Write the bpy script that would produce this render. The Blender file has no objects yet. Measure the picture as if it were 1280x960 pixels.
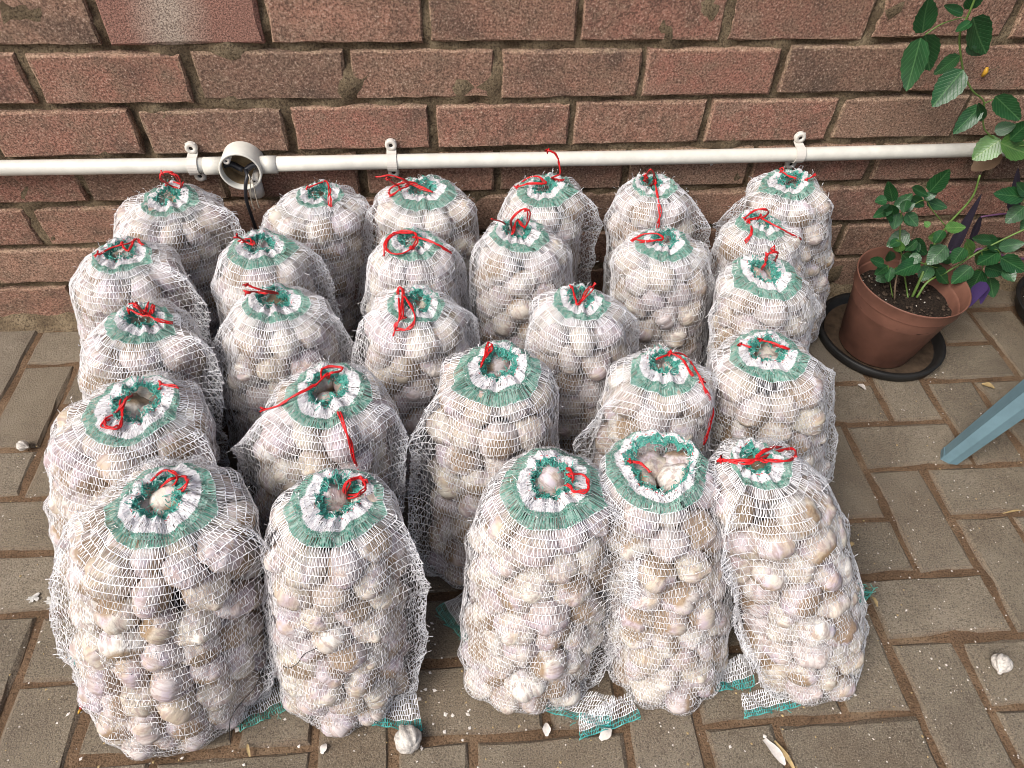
import bpy, math, random
import numpy as np
from mathutils import Matrix, Vector
from mathutils.bvhtree import BVHTree
random.seed(4); RNG = np.random.default_rng(11)
SC = bpy.context.scene; COL = SC.collection

# ------------------------------------------------------------------ camera
FPX, YAW, PITCH, ROLL = 886.92, 0.126227, 0.835745, 0.0446443
CAM = np.array([0.490137, -1.104737, 0.980446])
def cam_axes():
    cy, sy, cp, sp = math.cos(YAW), math.sin(YAW), math.cos(PITCH), math.sin(PITCH)
    f = np.array([sy*cp, cy*cp, -sp]); r = np.array([cy, -sy, 0.]); u = np.cross(r, f)
    cr, sr = math.cos(ROLL), math.sin(ROLL)
    return cr*r+sr*u, -sr*r+cr*u, f
CR, CU, CF = cam_axes()
cd = bpy.data.cameras.new('camera'); cam = bpy.data.objects.new('camera', cd); COL.objects.link(cam)
cd.sensor_width = 36; cd.lens = FPX/1280*36; cd.clip_start = .02; cd.clip_end = 3000
m = Matrix.Identity(4)
for i in range(3): m[i][0], m[i][1], m[i][2], m[i][3] = CR[i], CU[i], -CF[i], CAM[i]
cam.matrix_world = m; SC.camera = cam
def ray(x, y): return CF + CR*(x-640)/FPX - CU*(y-480)/FPX
def atZ(x, y, Z=0.): d = ray(x, y); return CAM + d*(Z-CAM[2])/d[2]
def atY(x, y, Y=0.): d = ray(x, y); return CAM + d*(Y-CAM[1])/d[1]
def px(P): d = np.asarray(P, float)-CAM; z = d@CF; return 640+FPX*(d@CR)/z, 480-FPX*(d@CU)/z, z

# ------------------------------------------------------------------ world, sun, exposure
SUN_EL, SUN_AZ = math.radians(47), math.radians(236)      # azimuth clockwise from +Y: light from front left
w = bpy.data.worlds.new('World'); SC.world = w; w.use_nodes = True
nt = w.node_tree; bg = nt.nodes['Background']; sky = nt.nodes.new('ShaderNodeTexSky')
sky.sky_type = 'NISHITA'; sky.sun_disc = False; sky.sun_elevation = SUN_EL; sky.sun_rotation = SUN_AZ
sky.air_density = 1.0; sky.dust_density = 5.0; sky.ozone_density = 1.0
nt.links.new(sky.outputs[0], bg.inputs[0]); bg.inputs[1].default_value = .095
ld = bpy.data.lights.new('sun', 'SUN'); ld.energy = 2.5; ld.angle = math.radians(34); ld.color = (1, .985, .965)
sun = bpy.data.objects.new('sun', ld); COL.objects.link(sun)
sd = Vector((math.sin(SUN_AZ)*math.cos(SUN_EL), math.cos(SUN_AZ)*math.cos(SUN_EL), math.sin(SUN_EL)))
sun.rotation_euler = sd.to_track_quat('Z', 'Y').to_euler()
SC.view_settings.view_transform = 'Standard'; SC.view_settings.look = 'None'
SC.view_settings.exposure = .57; SC.view_settings.gamma = 1
SC.render.engine = 'CYCLES'; SC.cycles.pixel_filter_type = 'BLACKMAN_HARRIS'; SC.cycles.filter_width = 1.0; SC.cycles.max_bounces = 5; SC.cycles.diffuse_bounces = 2
SC.cycles.transparent_max_bounces = 4; SC.cycles.use_denoising = True; SC.cycles.denoiser = 'OPENIMAGEDENOISE'

# ------------------------------------------------------------------ helpers
def mesh_np(name, V, F, mat=None, smooth=False):
    """V (n,3) array; F (m,k) array of k-gons or list of lists"""
    me = bpy.data.meshes.new(name)
    if isinstance(F, np.ndarray):
        k = F.shape[1]; me.vertices.add(len(V)); me.vertices.foreach_set('co', np.asarray(V, np.float32).ravel())
        me.loops.add(F.size); me.loops.foreach_set('vertex_index', F.astype(np.int32).ravel())
        me.polygons.add(len(F)); me.polygons.foreach_set('loop_start', np.arange(0, F.size, k, dtype=np.int32))
        me.polygons.foreach_set('loop_total', np.full(len(F), k, dtype=np.int32)); me.update(calc_edges=True)
    else:
        me.from_pydata([tuple(v) for v in V], [], F); me.update()
    if smooth: me.polygons.foreach_set('use_smooth', np.ones(len(me.polygons), bool))
    if mat: me.materials.append(mat)
    return me
def obj(name, me, parent=None, loc=None, rot=None, scale=None):
    o = bpy.data.objects.new(name, me); COL.objects.link(o)
    if parent: o.parent = parent
    if loc is not None: o.location = tuple(loc)
    if rot is not None: o.rotation_euler = tuple(rot)
    if scale is not None: o.scale = tuple(scale)
    return o
def tag(o, label=None, cat=None, group=None, kind=None):
    if label: o['label'] = label
    if cat: o['category'] = cat
    if group: o['group'] = group
    if kind: o['kind'] = kind
    return o
def thing(name, loc, label, cat, group=None):
    return tag(obj(name, None, None, loc), label, cat, group)
class MB:
    def __init__(s): s.V = []; s.F = []
    def add(s, V, F): n = len(s.V); s.V += [tuple(map(float, v)) for v in V]; s.F += [[i+n for i in f] for f in F]
    def mesh(s, name, mat, smooth=False): return mesh_np(name, s.V, s.F, mat, smooth)
def smooth_path(P, k=5):
    P = np.array(P, float)
    if len(P) < 3: return np.array([P[0]+(P[-1]-P[0])*t for t in np.linspace(0, 1, k+1)])
    Q = np.vstack([2*P[0]-P[1], P, 2*P[-1]-P[-2]]); out = []
    for i in range(1, len(Q)-2):
        for t in np.linspace(0, 1, k, endpoint=False):
            a, b, c, d = Q[i-1:i+3]
            out.append(.5*((2*b)+(c-a)*t+(2*a-5*b+4*c-d)*t*t+(3*b-a-3*c+d)*t**3))
    out.append(P[-1]); return np.array(out)
def tube(P, r, n=6, caps=True):
    P = np.array(P, float); m = len(P); r = np.broadcast_to(r, (m,))
    T = np.gradient(P, axis=0); T /= np.linalg.norm(T, axis=1)[:, None]+1e-12
    up = np.array([0, 0, 1.]) if abs(T[0][2]) < .9 else np.array([1., 0, 0])
    V = []; N = np.cross(T[0], up); N /= np.linalg.norm(N)
    for i in range(m):
        N = N-T[i]*(N@T[i]); N /= np.linalg.norm(N)+1e-12; B = np.cross(T[i], N)
        for k in range(n):
            a = 2*math.pi*k/n; V.append(P[i]+r[i]*(N*math.cos(a)+B*math.sin(a)))
    F = [[i*n+k, i*n+(k+1) % n, (i+1)*n+(k+1) % n, (i+1)*n+k] for i in range(m-1) for k in range(n)]
    if caps: F += [list(range(n))[::-1], [(m-1)*n+k for k in range(n)]]
    return V, F
def lathe(prof, n=32, close=False):
    V = [(r*math.cos(2*math.pi*k/n), r*math.sin(2*math.pi*k/n), z) for r, z in prof for k in range(n)]
    m = len(prof); F = [[i*n+k, i*n+(k+1) % n, (i+1)*n+(k+1) % n, (i+1)*n+k] for i in range(m-1) for k in range(n)]
    if close: F.append([(m-1)*n+k for k in range(n)])
    return V, F
def box(x0, x1, y0, y1, z0, z1):
    V = [(x, y, z) for x in (x0, x1) for y in (y0, y1) for z in (z0, z1)]
    return V, [[0, 1, 3, 2], [4, 6, 7, 5], [0, 4, 5, 1], [2, 3, 7, 6], [0, 2, 6, 4], [1, 5, 7, 3]]

# ------------------------------------------------------------------ materials
class NM:
    def __init__(s, name, rough=.8, spec=.3):
        s.m = bpy.data.materials.new(name); s.m.use_nodes = True; s.t = s.m.node_tree; s.b = s.t.nodes['Principled BSDF']
        s.b.inputs['Roughness'].default_value = rough; s.b.inputs['Specular IOR Level'].default_value = spec
        s.tc = s.t.nodes.new('ShaderNodeTexCoord'); s.oi = s.t.nodes.new('ShaderNodeObjectInfo')
    def n(s, typ, **k):
        x = s.t.nodes.new(typ)
        for a, v in k.items(): setattr(x, a, v)
        return x
    def l(s, a, b): s.t.links.new(a, b)
    def setin(s, node, i, v):
        if hasattr(v, 'is_linked') or isinstance(v, bpy.types.NodeSocket): s.l(v, node.inputs[i])
        elif v is not None: node.inputs[i].default_value = v
    def math(s, op, a, b=None, c=None, clamp=False):
        x = s.n('ShaderNodeMath', operation=op, use_clamp=clamp)
        for i, v in enumerate((a, b, c)): s.setin(x, i, v)
        return x.outputs[0]
    def coords(s, sc=(1, 1, 1), rnd=True, src='Object'):
        mp = s.n('ShaderNodeMapping'); s.l(s.tc.outputs[src], mp.inputs[0]); mp.inputs['Scale'].default_value = sc
        if rnd:
            c = s.n('ShaderNodeCombineXYZ'); k = s.math('MULTIPLY', s.oi.outputs['Random'], 37.)
            for i in range(3): s.l(k, c.inputs[i])
            s.l(c.outputs[0], mp.inputs['Location'])
        return mp.outputs[0]
    def noise(s, vec, scale, detail=3, rough=.6, dist=0):
        x = s.n('ShaderNodeTexNoise'); s.l(vec, x.inputs['Vector']); x.inputs['Scale'].default_value = scale
        x.inputs['Detail'].default_value = detail; x.inputs['Roughness'].default_value = rough; x.inputs['Distortion'].default_value = dist
        return x.outputs[0]
    def step(s, v, a, b):
        x = s.n('ShaderNodeMapRange', clamp=True); s.l(v, x.inputs[0]); x.inputs[1].default_value = a; x.inputs[2].default_value = b
        return x.outputs[0]
    def mix(s, fac, a, b, mode='MIX'):
        x = s.n('ShaderNodeMix', data_type='RGBA', blend_type=mode)
        s.setin(x, 0, fac)
        for i, v in ((6, a), (7, b)):
            if isinstance(v, tuple): v = (*v, 1) if len(v) == 3 else v
            s.setin(x, i, v)
        return x.outputs[2]
    def ramp(s, v, stops):
        x = s.n('ShaderNodeValToRGB'); e = x.color_ramp.elements
        while len(e) < len(stops): e.new(.5)
        for k, (p, c) in enumerate(stops): e[k].position = p; e[k].color = (*c, 1)
        s.l(v, x.inputs[0]); return x.outputs[0]
    def bump(s, h, strength=.5, dist=.001):
        x = s.n('ShaderNodeBump'); x.inputs['Strength'].default_value = strength; x.inputs['Distance'].default_value = dist
        s.l(h, x.inputs['Height']); s.l(x.outputs[0], s.b.inputs['Normal'])
    def col(s, c):
        if isinstance(c, tuple): s.b.inputs['Base Color'].default_value = (*c, 1)
        else: s.l(c, s.b.inputs['Base Color'])
        return s.m
    def translucent(s, c, fac):
        t = s.n('ShaderNodeBsdfTranslucent')
        if isinstance(c, tuple): t.inputs[0].default_value = (*c, 1)
        else: s.l(c, t.inputs[0])
        x = s.n('ShaderNodeMixShader'); x.inputs[0].default_value = fac
        s.l(s.b.outputs[0], x.inputs[1]); s.l(t.outputs[0], x.inputs[2]); s.l(x.outputs[0], s.t.nodes['Material Output'].inputs[0])

def edge_mask(q, hx, hz, ax0=0, ax1=1):
    """1 near the edge of a brick or paver, from its own coordinates"""
    sp = q.n('ShaderNodeSeparateXYZ'); q.l(q.tc.outputs['Object'], sp.inputs[0])
    a = q.math('SUBTRACT', hx, q.math('ABSOLUTE', sp.outputs[ax0])); b = q.math('SUBTRACT', hz, q.math('ABSOLUTE', sp.outputs[ax1]))
    return q.math('MINIMUM', a, b)
def brick_mat():
    q = NM('brick_red', .92, .2); v = q.coords()
    rnd = q.oi.outputs['Random']
    base = q.ramp(rnd, [(0, (.40, .205, .145)), (.2, (.31, .18, .125)), (.4, (.38, .17, .125)), (.6, (.24, .138, .098)), (.8, (.43, .265, .185)), (1, (.34, .148, .108))])
    big = q.noise(v, 9, 4, .6); mid = q.noise(v, 30, 4, .65); fine = q.noise(v, 300, 3, .75); grit = q.noise(v, 900, 2, .6)
    c = q.mix(q.step(mid, .35, .75), base, (.22, .15, .105))
    c = q.mix(q.math('MULTIPLY', q.step(big, .54, .70), .7), c, (.095, .07, .055))          # soot smudges
    c = q.mix(q.math('MULTIPLY', q.step(big, .42, .28), .45), c, (.42, .30, .22))          # pale bloom
    gp = q.n('ShaderNodeNewGeometry'); w1 = q.noise(gp.outputs['Position'], 2.6, 5, .65)
    c = q.mix(q.math('MULTIPLY', q.step(w1, .52, .70), .5), c, (.17, .125, .095))
    em = edge_mask(q, .111, .038); ed = q.step(q.math('ADD', em, q.math('MULTIPLY', q.math('SUBTRACT', mid, .5), .035)), .006, -.002)
    c = q.mix(q.math('MULTIPLY', ed, .6), c, (.34, .26, .17))                              # mortar smeared on the arrises
    c = q.mix(q.math('MULTIPLY', q.step(fine, .52, .40), .75), c, (.055, .034, .027), 'MIX')
    c = q.mix(q.math('MULTIPLY', q.step(fine, .58, .68), .7), c, (.62, .47, .37))
    h = q.math('ADD', fine, q.math('MULTIPLY', grit, .5)); q.bump(h, .65, .0022)
    return q.col(c)
def pale_brick_mat():
    q = NM('brick_pale_bloom', .92, .2); v = q.coords(rnd=False); sp = q.n('ShaderNodeSeparateXYZ'); q.l(q.tc.outputs['Object'], sp.inputs[0])
    big = q.noise(v, 14, 4, .6); fine = q.noise(v, 420, 3, .7)
    d = q.math('ABSOLUTE', q.math('ADD', sp.outputs[0], .017)); d = q.math('ADD', d, q.math('MULTIPLY', q.math('SUBTRACT', big, .5), .05))
    c = q.mix(q.step(d, .060, .010), (.33, .17, .13), (.46, .37, .30))
    c = q.mix(q.math('MULTIPLY', q.step(fine, .52, .40), .75), c, (.08, .05, .04)); c = q.mix(q.math('MULTIPLY', q.step(fine, .58, .70), .5), c, (.55, .42, .33))
    q.bump(fine, .9, .0022); return q.col(c)
def mortar_mat():
    q = NM('mortar', .95, .15); v = q.coords(rnd=False); a = q.noise(v, 14, 4, .6); f = q.noise(v, 260, 4, .75)
    c = q.ramp(a, [(.3, (.10, .072, .045)), (.5, (.19, .142, .088)), (.7, (.32, .25, .16))])
    c = q.mix(q.math('MULTIPLY', q.step(f, .52, .38), .8), c, (.05, .035, .025)); c = q.mix(q.math('MULTIPLY', q.step(f, .6, .75), .6), c, (.45, .38, .28))
    q.bump(f, 1, .004); return q.col(c)
def paver_mat():
    q = NM('paver_concrete', .85, .3); v = q.coords(); rnd = q.oi.outputs['Random']
    base = q.ramp(rnd, [(0, (.205, .165, .115)), (.3, (.17, .14, .10)), (.6, (.235, .195, .142)), (.8, (.185, .148, .102)), (1, (.215, .18, .135))])
    big = q.noise(v, 13, 5, .65); f = q.noise(v, 400, 3, .75); g = q.noise(v, 800, 2, .6)
    c = q.mix(q.math('MULTIPLY', q.step(big, .45, .7), .5), base, (.095, .07, .05))
    c = q.mix(q.math('MULTIPLY', q.step(big, .45, .3), .3), c, (.30, .255, .20))
    gp = q.n('ShaderNodeNewGeometry'); w1 = q.noise(gp.outputs['Position'], 3.2, 5, .65)
    c = q.mix(q.math('MULTIPLY', q.step(w1, .50, .68), .55), c, (.13, .088, .055))          # earth washed over the paving
    em = edge_mask(q, .098, .048); ed = q.step(q.math('ADD', em, q.math('MULTIPLY', q.math('SUBTRACT', big, .5), .03)), .009, .001)
    c = q.mix(q.math('MULTIPLY', ed, .6), c, (.14, .085, .05))
    c = q.mix(q.math('MULTIPLY', q.step(f, .51, .36), .75), c, (.05, .038, .028)); c = q.mix(q.math('MULTIPLY', q.step(g, .56, .72), .75), c, (.42, .36, .28))
    q.bump(q.math('ADD', f, q.math('MULTIPLY', big, 1.5)), .9, .0025); return q.col(c)
def sand_mat():
    q = NM('joint_sand', .95, .15); v = q.coords(rnd=False); a = q.noise(v, 10, 4, .6); f = q.noise(v, 350, 3, .75)
    c = q.ramp(a, [(.3, (.11, .068, .04)), (.55, (.19, .12, .072)), (.75, (.27, .19, .12))])
    c = q.mix(q.math('MULTIPLY', q.step(f, .5, .36), .7), c, (.03, .02, .012)); c = q.mix(q.math('MULTIPLY', q.step(f, .62, .75), .6), c, (.4, .32, .2))
    q.bump(f, 1, .004); return q.col(c)
def bulb_mat():
    q = NM('garlic_skin', .55, .35); rnd = q.oi.outputs['Random']; v = q.coords((1, 1, 1)); vs = q.coords((1, 1, .12))
    base = q.ramp(rnd, [(0, (.55, .50, .42)), (.2, (.64, .60, .54)), (.34, (.50, .43, .34)), (.5, (.55, .49, .48)), (.62, (.59, .54, .44)), (.75, (.52, .46, .47)), (.88, (.46, .38, .29)), (1, (.70, .67, .62))])
    st = q.noise(vs, 190, 3, .6); a = q.noise(v, 28, 4, .6, .4); b = q.noise(v, 45, 3, .6)
    c = q.mix(q.math('MULTIPLY', q.step(a, .50, .64), .6), base, (.48, .39, .49))          # mauve flush
    c = q.mix(q.math('MULTIPLY', q.step(b, .53, .66), .6), c, (.42, .31, .19))            # tan old skin
    c = q.mix(q.math('MULTIPLY', q.step(a, .40, .30), .6), c, (.85, .83, .79))
    c = q.mix(q.math('MULTIPLY', q.step(st, .52, .40), .62), c, (.30, .21, .19))
    sp = q.n('ShaderNodeSeparateXYZ'); q.l(q.tc.outputs['Object'], sp.inputs[0])
    c = q.mix(q.math('MULTIPLY', q.step(sp.outputs[2], -.0135, -.017), .8), c, (.25, .16, .08))   # root plate
    q.bump(st, .8, .002); return q.col(c)
def simple(name, c, rough=.6, spec=.4, nsc=60, var=.25, bump=.2, bd=.001):
    q = NM(name, rough, spec); v = q.coords(rnd=False); f = q.noise(v, nsc, 4, .6)
    d = tuple(x*(1-var) for x in c); q.bump(f, bump, bd); return q.col(q.mix(q.step(f, .35, .65), d, c))
def net_mat(name, c, c2, tr=.3):
    q = NM(name, .38, .5); v = q.coords(rnd=False); f = q.noise(v, 260, 2, .5); k = q.mix(q.step(f, .35, .65), c2, c)
    q.col(k); q.translucent(k, tr); return q.m
M = dict(brick=brick_mat(), pale=pale_brick_mat(), mortar=mortar_mat(), paver=paver_mat(), sand=sand_mat(), bulb=bulb_mat(),
         net=net_mat('net_white', (.95, .95, .965), (.86, .86, .885)), seam=net_mat('seam_white', (.92, .92, .93), (.8, .8, .82)),
         green=net_mat('net_green', (.06, .37, .30), (.16, .50, .42)), band=net_mat('band_green', (.13, .36, .28), (.42, .56, .50), .4),
         collar=net_mat('collar_white', (.92, .91, .91), (.76, .73, .75)), teal=net_mat('hem_teal', (.04, .40, .37), (.10, .5, .48)),
         red=simple('red_cord', (.70, .012, .015), .45, .5, 300, .35, .3),
         pvc=simple('white_pvc', (.68, .66, .59), .42, .5, 45, .13, .08), clip=simple('clip_plastic', (.66, .62, .56), .5, .4, 40, .15, .1),
         dirty=simple('dusty_box_inside', (.36, .26, .15), .8, .2, 60, .5, .4), hole=simple('dark_screw_hole', (.03, .025, .02), .8, .2),
         cable=simple('black_cable', (.025, .025, .03), .4, .5), copper=simple('bare_wire', (.45, .40, .32), .4, .6),
         pot=simple('terracotta_plastic', (.20, .090, .062), .5, .4, 14, .40, .15), black=simple('black_rubber', (.018, .017, .016), .55, .35, 30, .5, .3),
         soil=simple('potting_soil', (.035, .024, .017), .95, .2, 300, .7, 1, .004), perlite=simple('perlite_crumb', (.5, .47, .42), .8),
         stem=simple('green_stem', (.13, .22, .05), .5, .4, 80, .3), twig=simple('brown_twig', (.16, .11, .07), .8),
         violet=simple('purple_leaf', (.035, .028, .045), .5, .4, 60, .4), bright_violet=simple('violet_leaf', (.07, .04, .15), .5, .4, 60, .4), vstem=simple('purple_stem', (.14, .06, .13), .5),
         dry=simple('dried_leaf', (.30, .20, .13), .8, .2, 90, .4, .5), blue=simple('blue_plastic', (.13, .215, .25), .45, .45, 25, .2, .1),
         chili=simple('chili_red', (.35, .02, .02), .3, .5), skin=simple('papery_skin', (.72, .66, .60), .6, .3, 90, .3), husk=simple('tan_husk', (.50, .36, .17), .7, .3, 90, .4),
         chalk=simple('white_splash', (.62, .60, .56), .8, .2, 150, .5, .5), hair=simple('dark_thread', (.02, .02, .02), .6), wasp=simple('yellow_bud', (.55, .30, .03), .5))
def leaf_mat(name, c, vein, under):
    q = NM(name, .33, .5); sp = q.n('ShaderNodeSeparateXYZ'); q.l(q.tc.outputs['Object'], sp.inputs[0])
    ay = q.math('ABSOLUTE', sp.outputs[1]); v = q.coords()
    mid = q.step(ay, .035, .012); wv = q.math('SINE', q.math('MULTIPLY', q.math('SUBTRACT', sp.outputs[0], q.math('MULTIPLY', ay, .8)), 52.))
    side = q.step(wv, .80, .98); n = q.noise(v, 3, 3); k = q.mix(q.step(n, .35, .65), c, tuple(x*.65 for x in c))
    k = q.mix(q.math('MULTIPLY', side, .35), k, vein); k = q.mix(q.math('MULTIPLY', mid, .7), k, vein)
    g = q.n('ShaderNodeNewGeometry'); k = q.mix(g.outputs['Backfacing'], k, under)
    q.bump(q.math('SUBTRACT', n, q.math('MULTIPLY', side, .4)), .5, .0015); q.col(k); q.translucent(k, .12); return q.m
M['leaf'] = leaf_mat('rose_leaf', (.018, .080, .024), (.07, .17, .06), (.04, .11, .05))
M['bulb_white'] = simple('white_garlic_skin', (.66, .61, .55), .6, .3, 150, .45, .8, .003)
M['leaf_light'] = leaf_mat('young_leaf', (.085, .21, .045), (.2, .32, .1), (.12, .25, .1))

# ------------------------------------------------------------------ pieces: bricks and pavers
def slab(L, W, T, seed, inset=.0035, jit=.0012, nx=5, ny=2, drop=.003):
    """block lying in XY, worn top face at z=0, body down to -T, uneven arrises"""
    rr = random.Random(seed); pts = []
    for i in range(nx): pts.append((-L/2+L*i/nx, -W/2))
    for i in range(ny): pts.append((L/2, -W/2+W*i/ny))
    for i in range(nx): pts.append((L/2-L*i/nx, W/2))
    for i in range(ny): pts.append((-L/2, W/2-W*i/ny))
    n = len(pts); V = []; j = lambda a: rr.uniform(-a, a)
    for x, y in pts: V.append((x+j(jit), y+j(jit), -drop))
    for x, y in pts:
        V.append(((abs(x)-inset)*(1 if x > 0 else -1)+j(jit) if abs(x) > inset else x, (abs(y)-inset)*(1 if y > 0 else -1)+j(jit) if abs(y) > inset else y, j(.0004)))
    for x, y in pts: V.append((x, y, -T))
    V.append((0, 0, .0006)); F = []
    for k in range(n):
        q = (k+1) % n
        F += [[k, q, n+q, n+k], [2*n+k, 2*n+q, q, k], [n+k, n+q, 3*n]]
    return V, F
# garden wall in stretcher bond, face at y = 0
BP, RH, X0 = .232, .08653, .00986
wall = thing('brick_wall', (0, 0, 0), 'weathered red brown brick wall with raked sandy mortar joints behind the garlic sacks', 'wall')
gx, gz = np.arange(-.95, 2.45, .0125), np.arange(-.03, 1.4, .0125)
GX, GZ = np.meshgrid(gx, gz); ph = RNG.normal(size=GX.shape)
sm = ph.copy()
for _ in range(2): sm = (sm+np.roll(sm, 1, 0)+np.roll(sm, -1, 0)+np.roll(sm, 1, 1)+np.roll(sm, -1, 1))/5
GY = .0078+sm*.012; Vm = np.stack([GX, GY, GZ], -1).reshape(-1, 3)
ny_, nx_ = GX.shape; idx = np.arange(ny_*nx_).reshape(ny_, nx_)
Fm = np.stack([idx[:-1, :-1], idx[:-1, 1:], idx[1:, 1:], idx[1:, :-1]], -1).reshape(-1, 4)
obj('mortar', mesh_np('mortar', Vm, Fm, M['mortar'], True), wall)
core = MB(); core.add(*box(-.95, 2.44, .02, .23, -.03, 1.39)); obj('wall_core', core.mesh('wall_core', M['mortar']), wall)
# object space of a brick: x along, z up; edge mask wants x and z, so the mesh is kept in XY and turned upright
bricks = []
for s in range(7):
    V, F = slab(.2195, .0740, .085, 40+s, .0030, .0016, drop=.0035, nx=9, ny=4); bricks.append(mesh_np('brick', V, F, M['brick']))
Vp, Fp = slab(.2195, .0740, .085, 99, .0042, .0018, drop=.0045); pale = mesh_np('brick_pale', Vp, Fp, M['pale'])
rr = random.Random(5)
for r in range(16):
    for k in range(-4, 11):
        xc = X0+(k+.5)*BP+(0 if r % 2 == 0 else -BP/2)+(.004 if r % 2 == 0 else -.004)
        if xc < -.85 or xc > 2.35: continue
        is_pale = (r == 6 and k == 0)
        o = obj('brick', pale if is_pale else rr.choice(bricks), wall, (xc+rr.uniform(-.003, .003), rr.uniform(-.0025, .002), (r+.5)*RH+.002+rr.uniform(-.0012, .0012)),
                (math.pi/2, rr.uniform(-.007, .007), rr.uniform(-.006, .006)), (rr.uniform(.985, 1.008), rr.uniform(.97, 1.02), 1))
# mortar lip at the foot of the wall
lip = MB(); xs = np.arange(-.95, 2.4, .02); rows = []
for x in xs: a = rr.uniform(.012, .026); h = rr.uniform(.006, .016); rows.append([(x, .02, h+.012), (x, -.003, h+.006), (x, -a*.6, h*.6), (x, -a-.01, -.004)])
V = [p for q_ in rows for p in q_]; F = [[4*i+j, 4*i+j+1, 4*i+j+5, 4*i+j+4] for i in range(len(rows)-1) for j in range(3)]
lip.add(V, F); obj('mortar_fillet', lip.mesh('mortar_fillet', M['mortar'], True), wall)

# paving: herringbone laid 1.8 degrees off the wall
ground = MB(); n_ = 12
ground.add([(-600, -600, -.03), (600, -600, -.03), (600, 600, -.03), (-600, 600, -.03)], [[0, 1, 2, 3]])
tag(obj('ground', ground.mesh('ground', M['sand'])), kind='structure')
paving = tag(obj('paving', None, None, (0, 0, 0)), kind='structure')
gx, gy = np.arange(-1.0, 2.5, .016), np.arange(-1.75, .02, .016); GX, GY = np.meshgrid(gx, gy); ph = RNG.normal(size=GX.shape)
for _ in range(2): ph = (ph+np.roll(ph, 1, 0)+np.roll(ph, -1, 0)+np.roll(ph, 1, 1)+np.roll(ph, -1, 1))/5
Vm = np.stack([GX, GY, -.0046+ph*.003], -1).reshape(-1, 3); ny_, nx_ = GX.shape; idx = np.arange(ny_*nx_).reshape(ny_, nx_)
obj('joint_sand', mesh_np('joint_sand', Vm, np.stack([idx[:-1, :-1], idx[:-1, 1:], idx[1:, 1:], idx[1:, :-1]], -1).reshape(-1, 4), M['sand'], True), paving)
pav = [mesh_np('paver', *slab(.1895, .0892, .05, 70+s, .0048, .0018, drop=.0045), M['paver']) for s in range(6)]
ANG = -.031; ca, sa = math.cos(ANG), math.sin(ANG); U = .0995; UY = .0985
OX, OY = 1.19, -.262        # grid corner i=2, j=0
def grid(i, j):             # i to the right, j towards the camera
    return OX+(i-2)*U, OY-(j*UY)+(OX+(i-2)*U-1.2)*ANG
for i in range(-19, 13):
    for j in range(-4, 14):
        c = (i-j) % 4
        if c not in (1, 0): continue
        cx, cy = (i+1, j+.5) if c == 1 else (i+.5, j+1)
        x, y = grid(cx, cy)
        if x < -.9 or x > 2.4 or y < -1.6 or y > .06: continue
        o = obj('paver', rr.choice(pav), paving, (x+rr.uniform(-.001, .001), y+rr.uniform(-.001, .001), rr.uniform(-.0022, .0005)),
                (rr.uniform(-.006, .006), rr.uniform(-.006, .006), ANG*.5+rr.uniform(-.008, .008)+(0 if c == 1 else math.pi/2)+rr.choice((0, math.pi))))
        if y > -.06: o.scale = (1, .9, 1)

# ------------------------------------------------------------------ garlic bulbs
def bulb_mesh(seed, na=24, dep=.22, neck=0.):
    rr = random.Random(seed); nl = rr.choice((5, 6, 7, 8)); ph = rr.uniform(0, 6); am = [rr.uniform(.5, 1.2) for _ in range(nl)]
    prof = [(.0, -.70), (.30, -.74), (.62, -.66), (.90, -.38), (1.0, -.05), (.94, .25), (.74, .50), (.48, .68), (.27, .84), (.20, .92+neck*.6), (.15+neck*.1, .98+neck), (.0, .99+neck)]
    bx, by = rr.uniform(-.12, .12), rr.uniform(-.12, .12); V = []; F = []; m = len(prof)
    for i, (r, z) in enumerate(prof):
        for k in range(na):
            a = 2*math.pi*k/na; l = (a+ph)/(2*math.pi)*nl; am_ = am[int(l) % nl]; fr = l % 1
            rad = r*(1-dep*am_*(abs(fr-.5)*2)**2.5*(1 if r > .4 else .3)+rr.uniform(-.015, .015))
            zz = z; V.append(((rad*math.cos(a)+bx*max(0, z))*.0262, (rad*math.sin(a)+by*max(0, z))*.0262, zz*.0262*rr.uniform(.97, 1.03) if r > .2 else zz*.0262))
    for i in range(m-1):
        for k in range(na): F.append([i*na+k, i*na+(k+1) % na, (i+1)*na+(k+1) % na, (i+1)*na+k])
    return V, F
BULBS = [mesh_np('garlic_bulb', *bulb_mesh(s), M['bulb'], True) for s in range(9)]
LOWB = bulb_mesh(77)

# ------------------------------------------------------------------ sacks
PROF = np.array([(0, 0), (.55, 0), (.86, .008), (.99, .045), (1.05, .14), (1.075, .29), (1.06, .47), (1.03, .63), (.995, .77), (.955, .872), (.85, .952), (.50, .992),
                 (.40, .998), (.29, .994), (.20, .975), (.13, .95)])
NECKR = {18: .052, 23: .050, 26: .050, 17: .044, 19: .045, 20: .045, 25: .045, 24: .044, 3: .043, 22: .043}
BODY_END = 11
def ribbons(A, B, N, wd, twist):
    """flat tapes from A to B (n,3), face roughly along N"""
    D = B-A; L = np.linalg.norm(D, axis=1, keepdims=True)+1e-9; D = D/L
    S = np.cross(D, N); S /= np.linalg.norm(S, axis=1, keepdims=True)+1e-9; N2 = np.cross(S, D)
    t = twist[:, None]; S = S*np.cos(t)+N2*np.sin(t); S = S*(np.asarray(wd).reshape(-1, 1)*.5)
    V = np.stack([A-S, A+S, B+S, B-S], 1).reshape(-1, 3); F = np.arange(len(A)*4).reshape(-1, 4)
    return V, F
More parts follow.
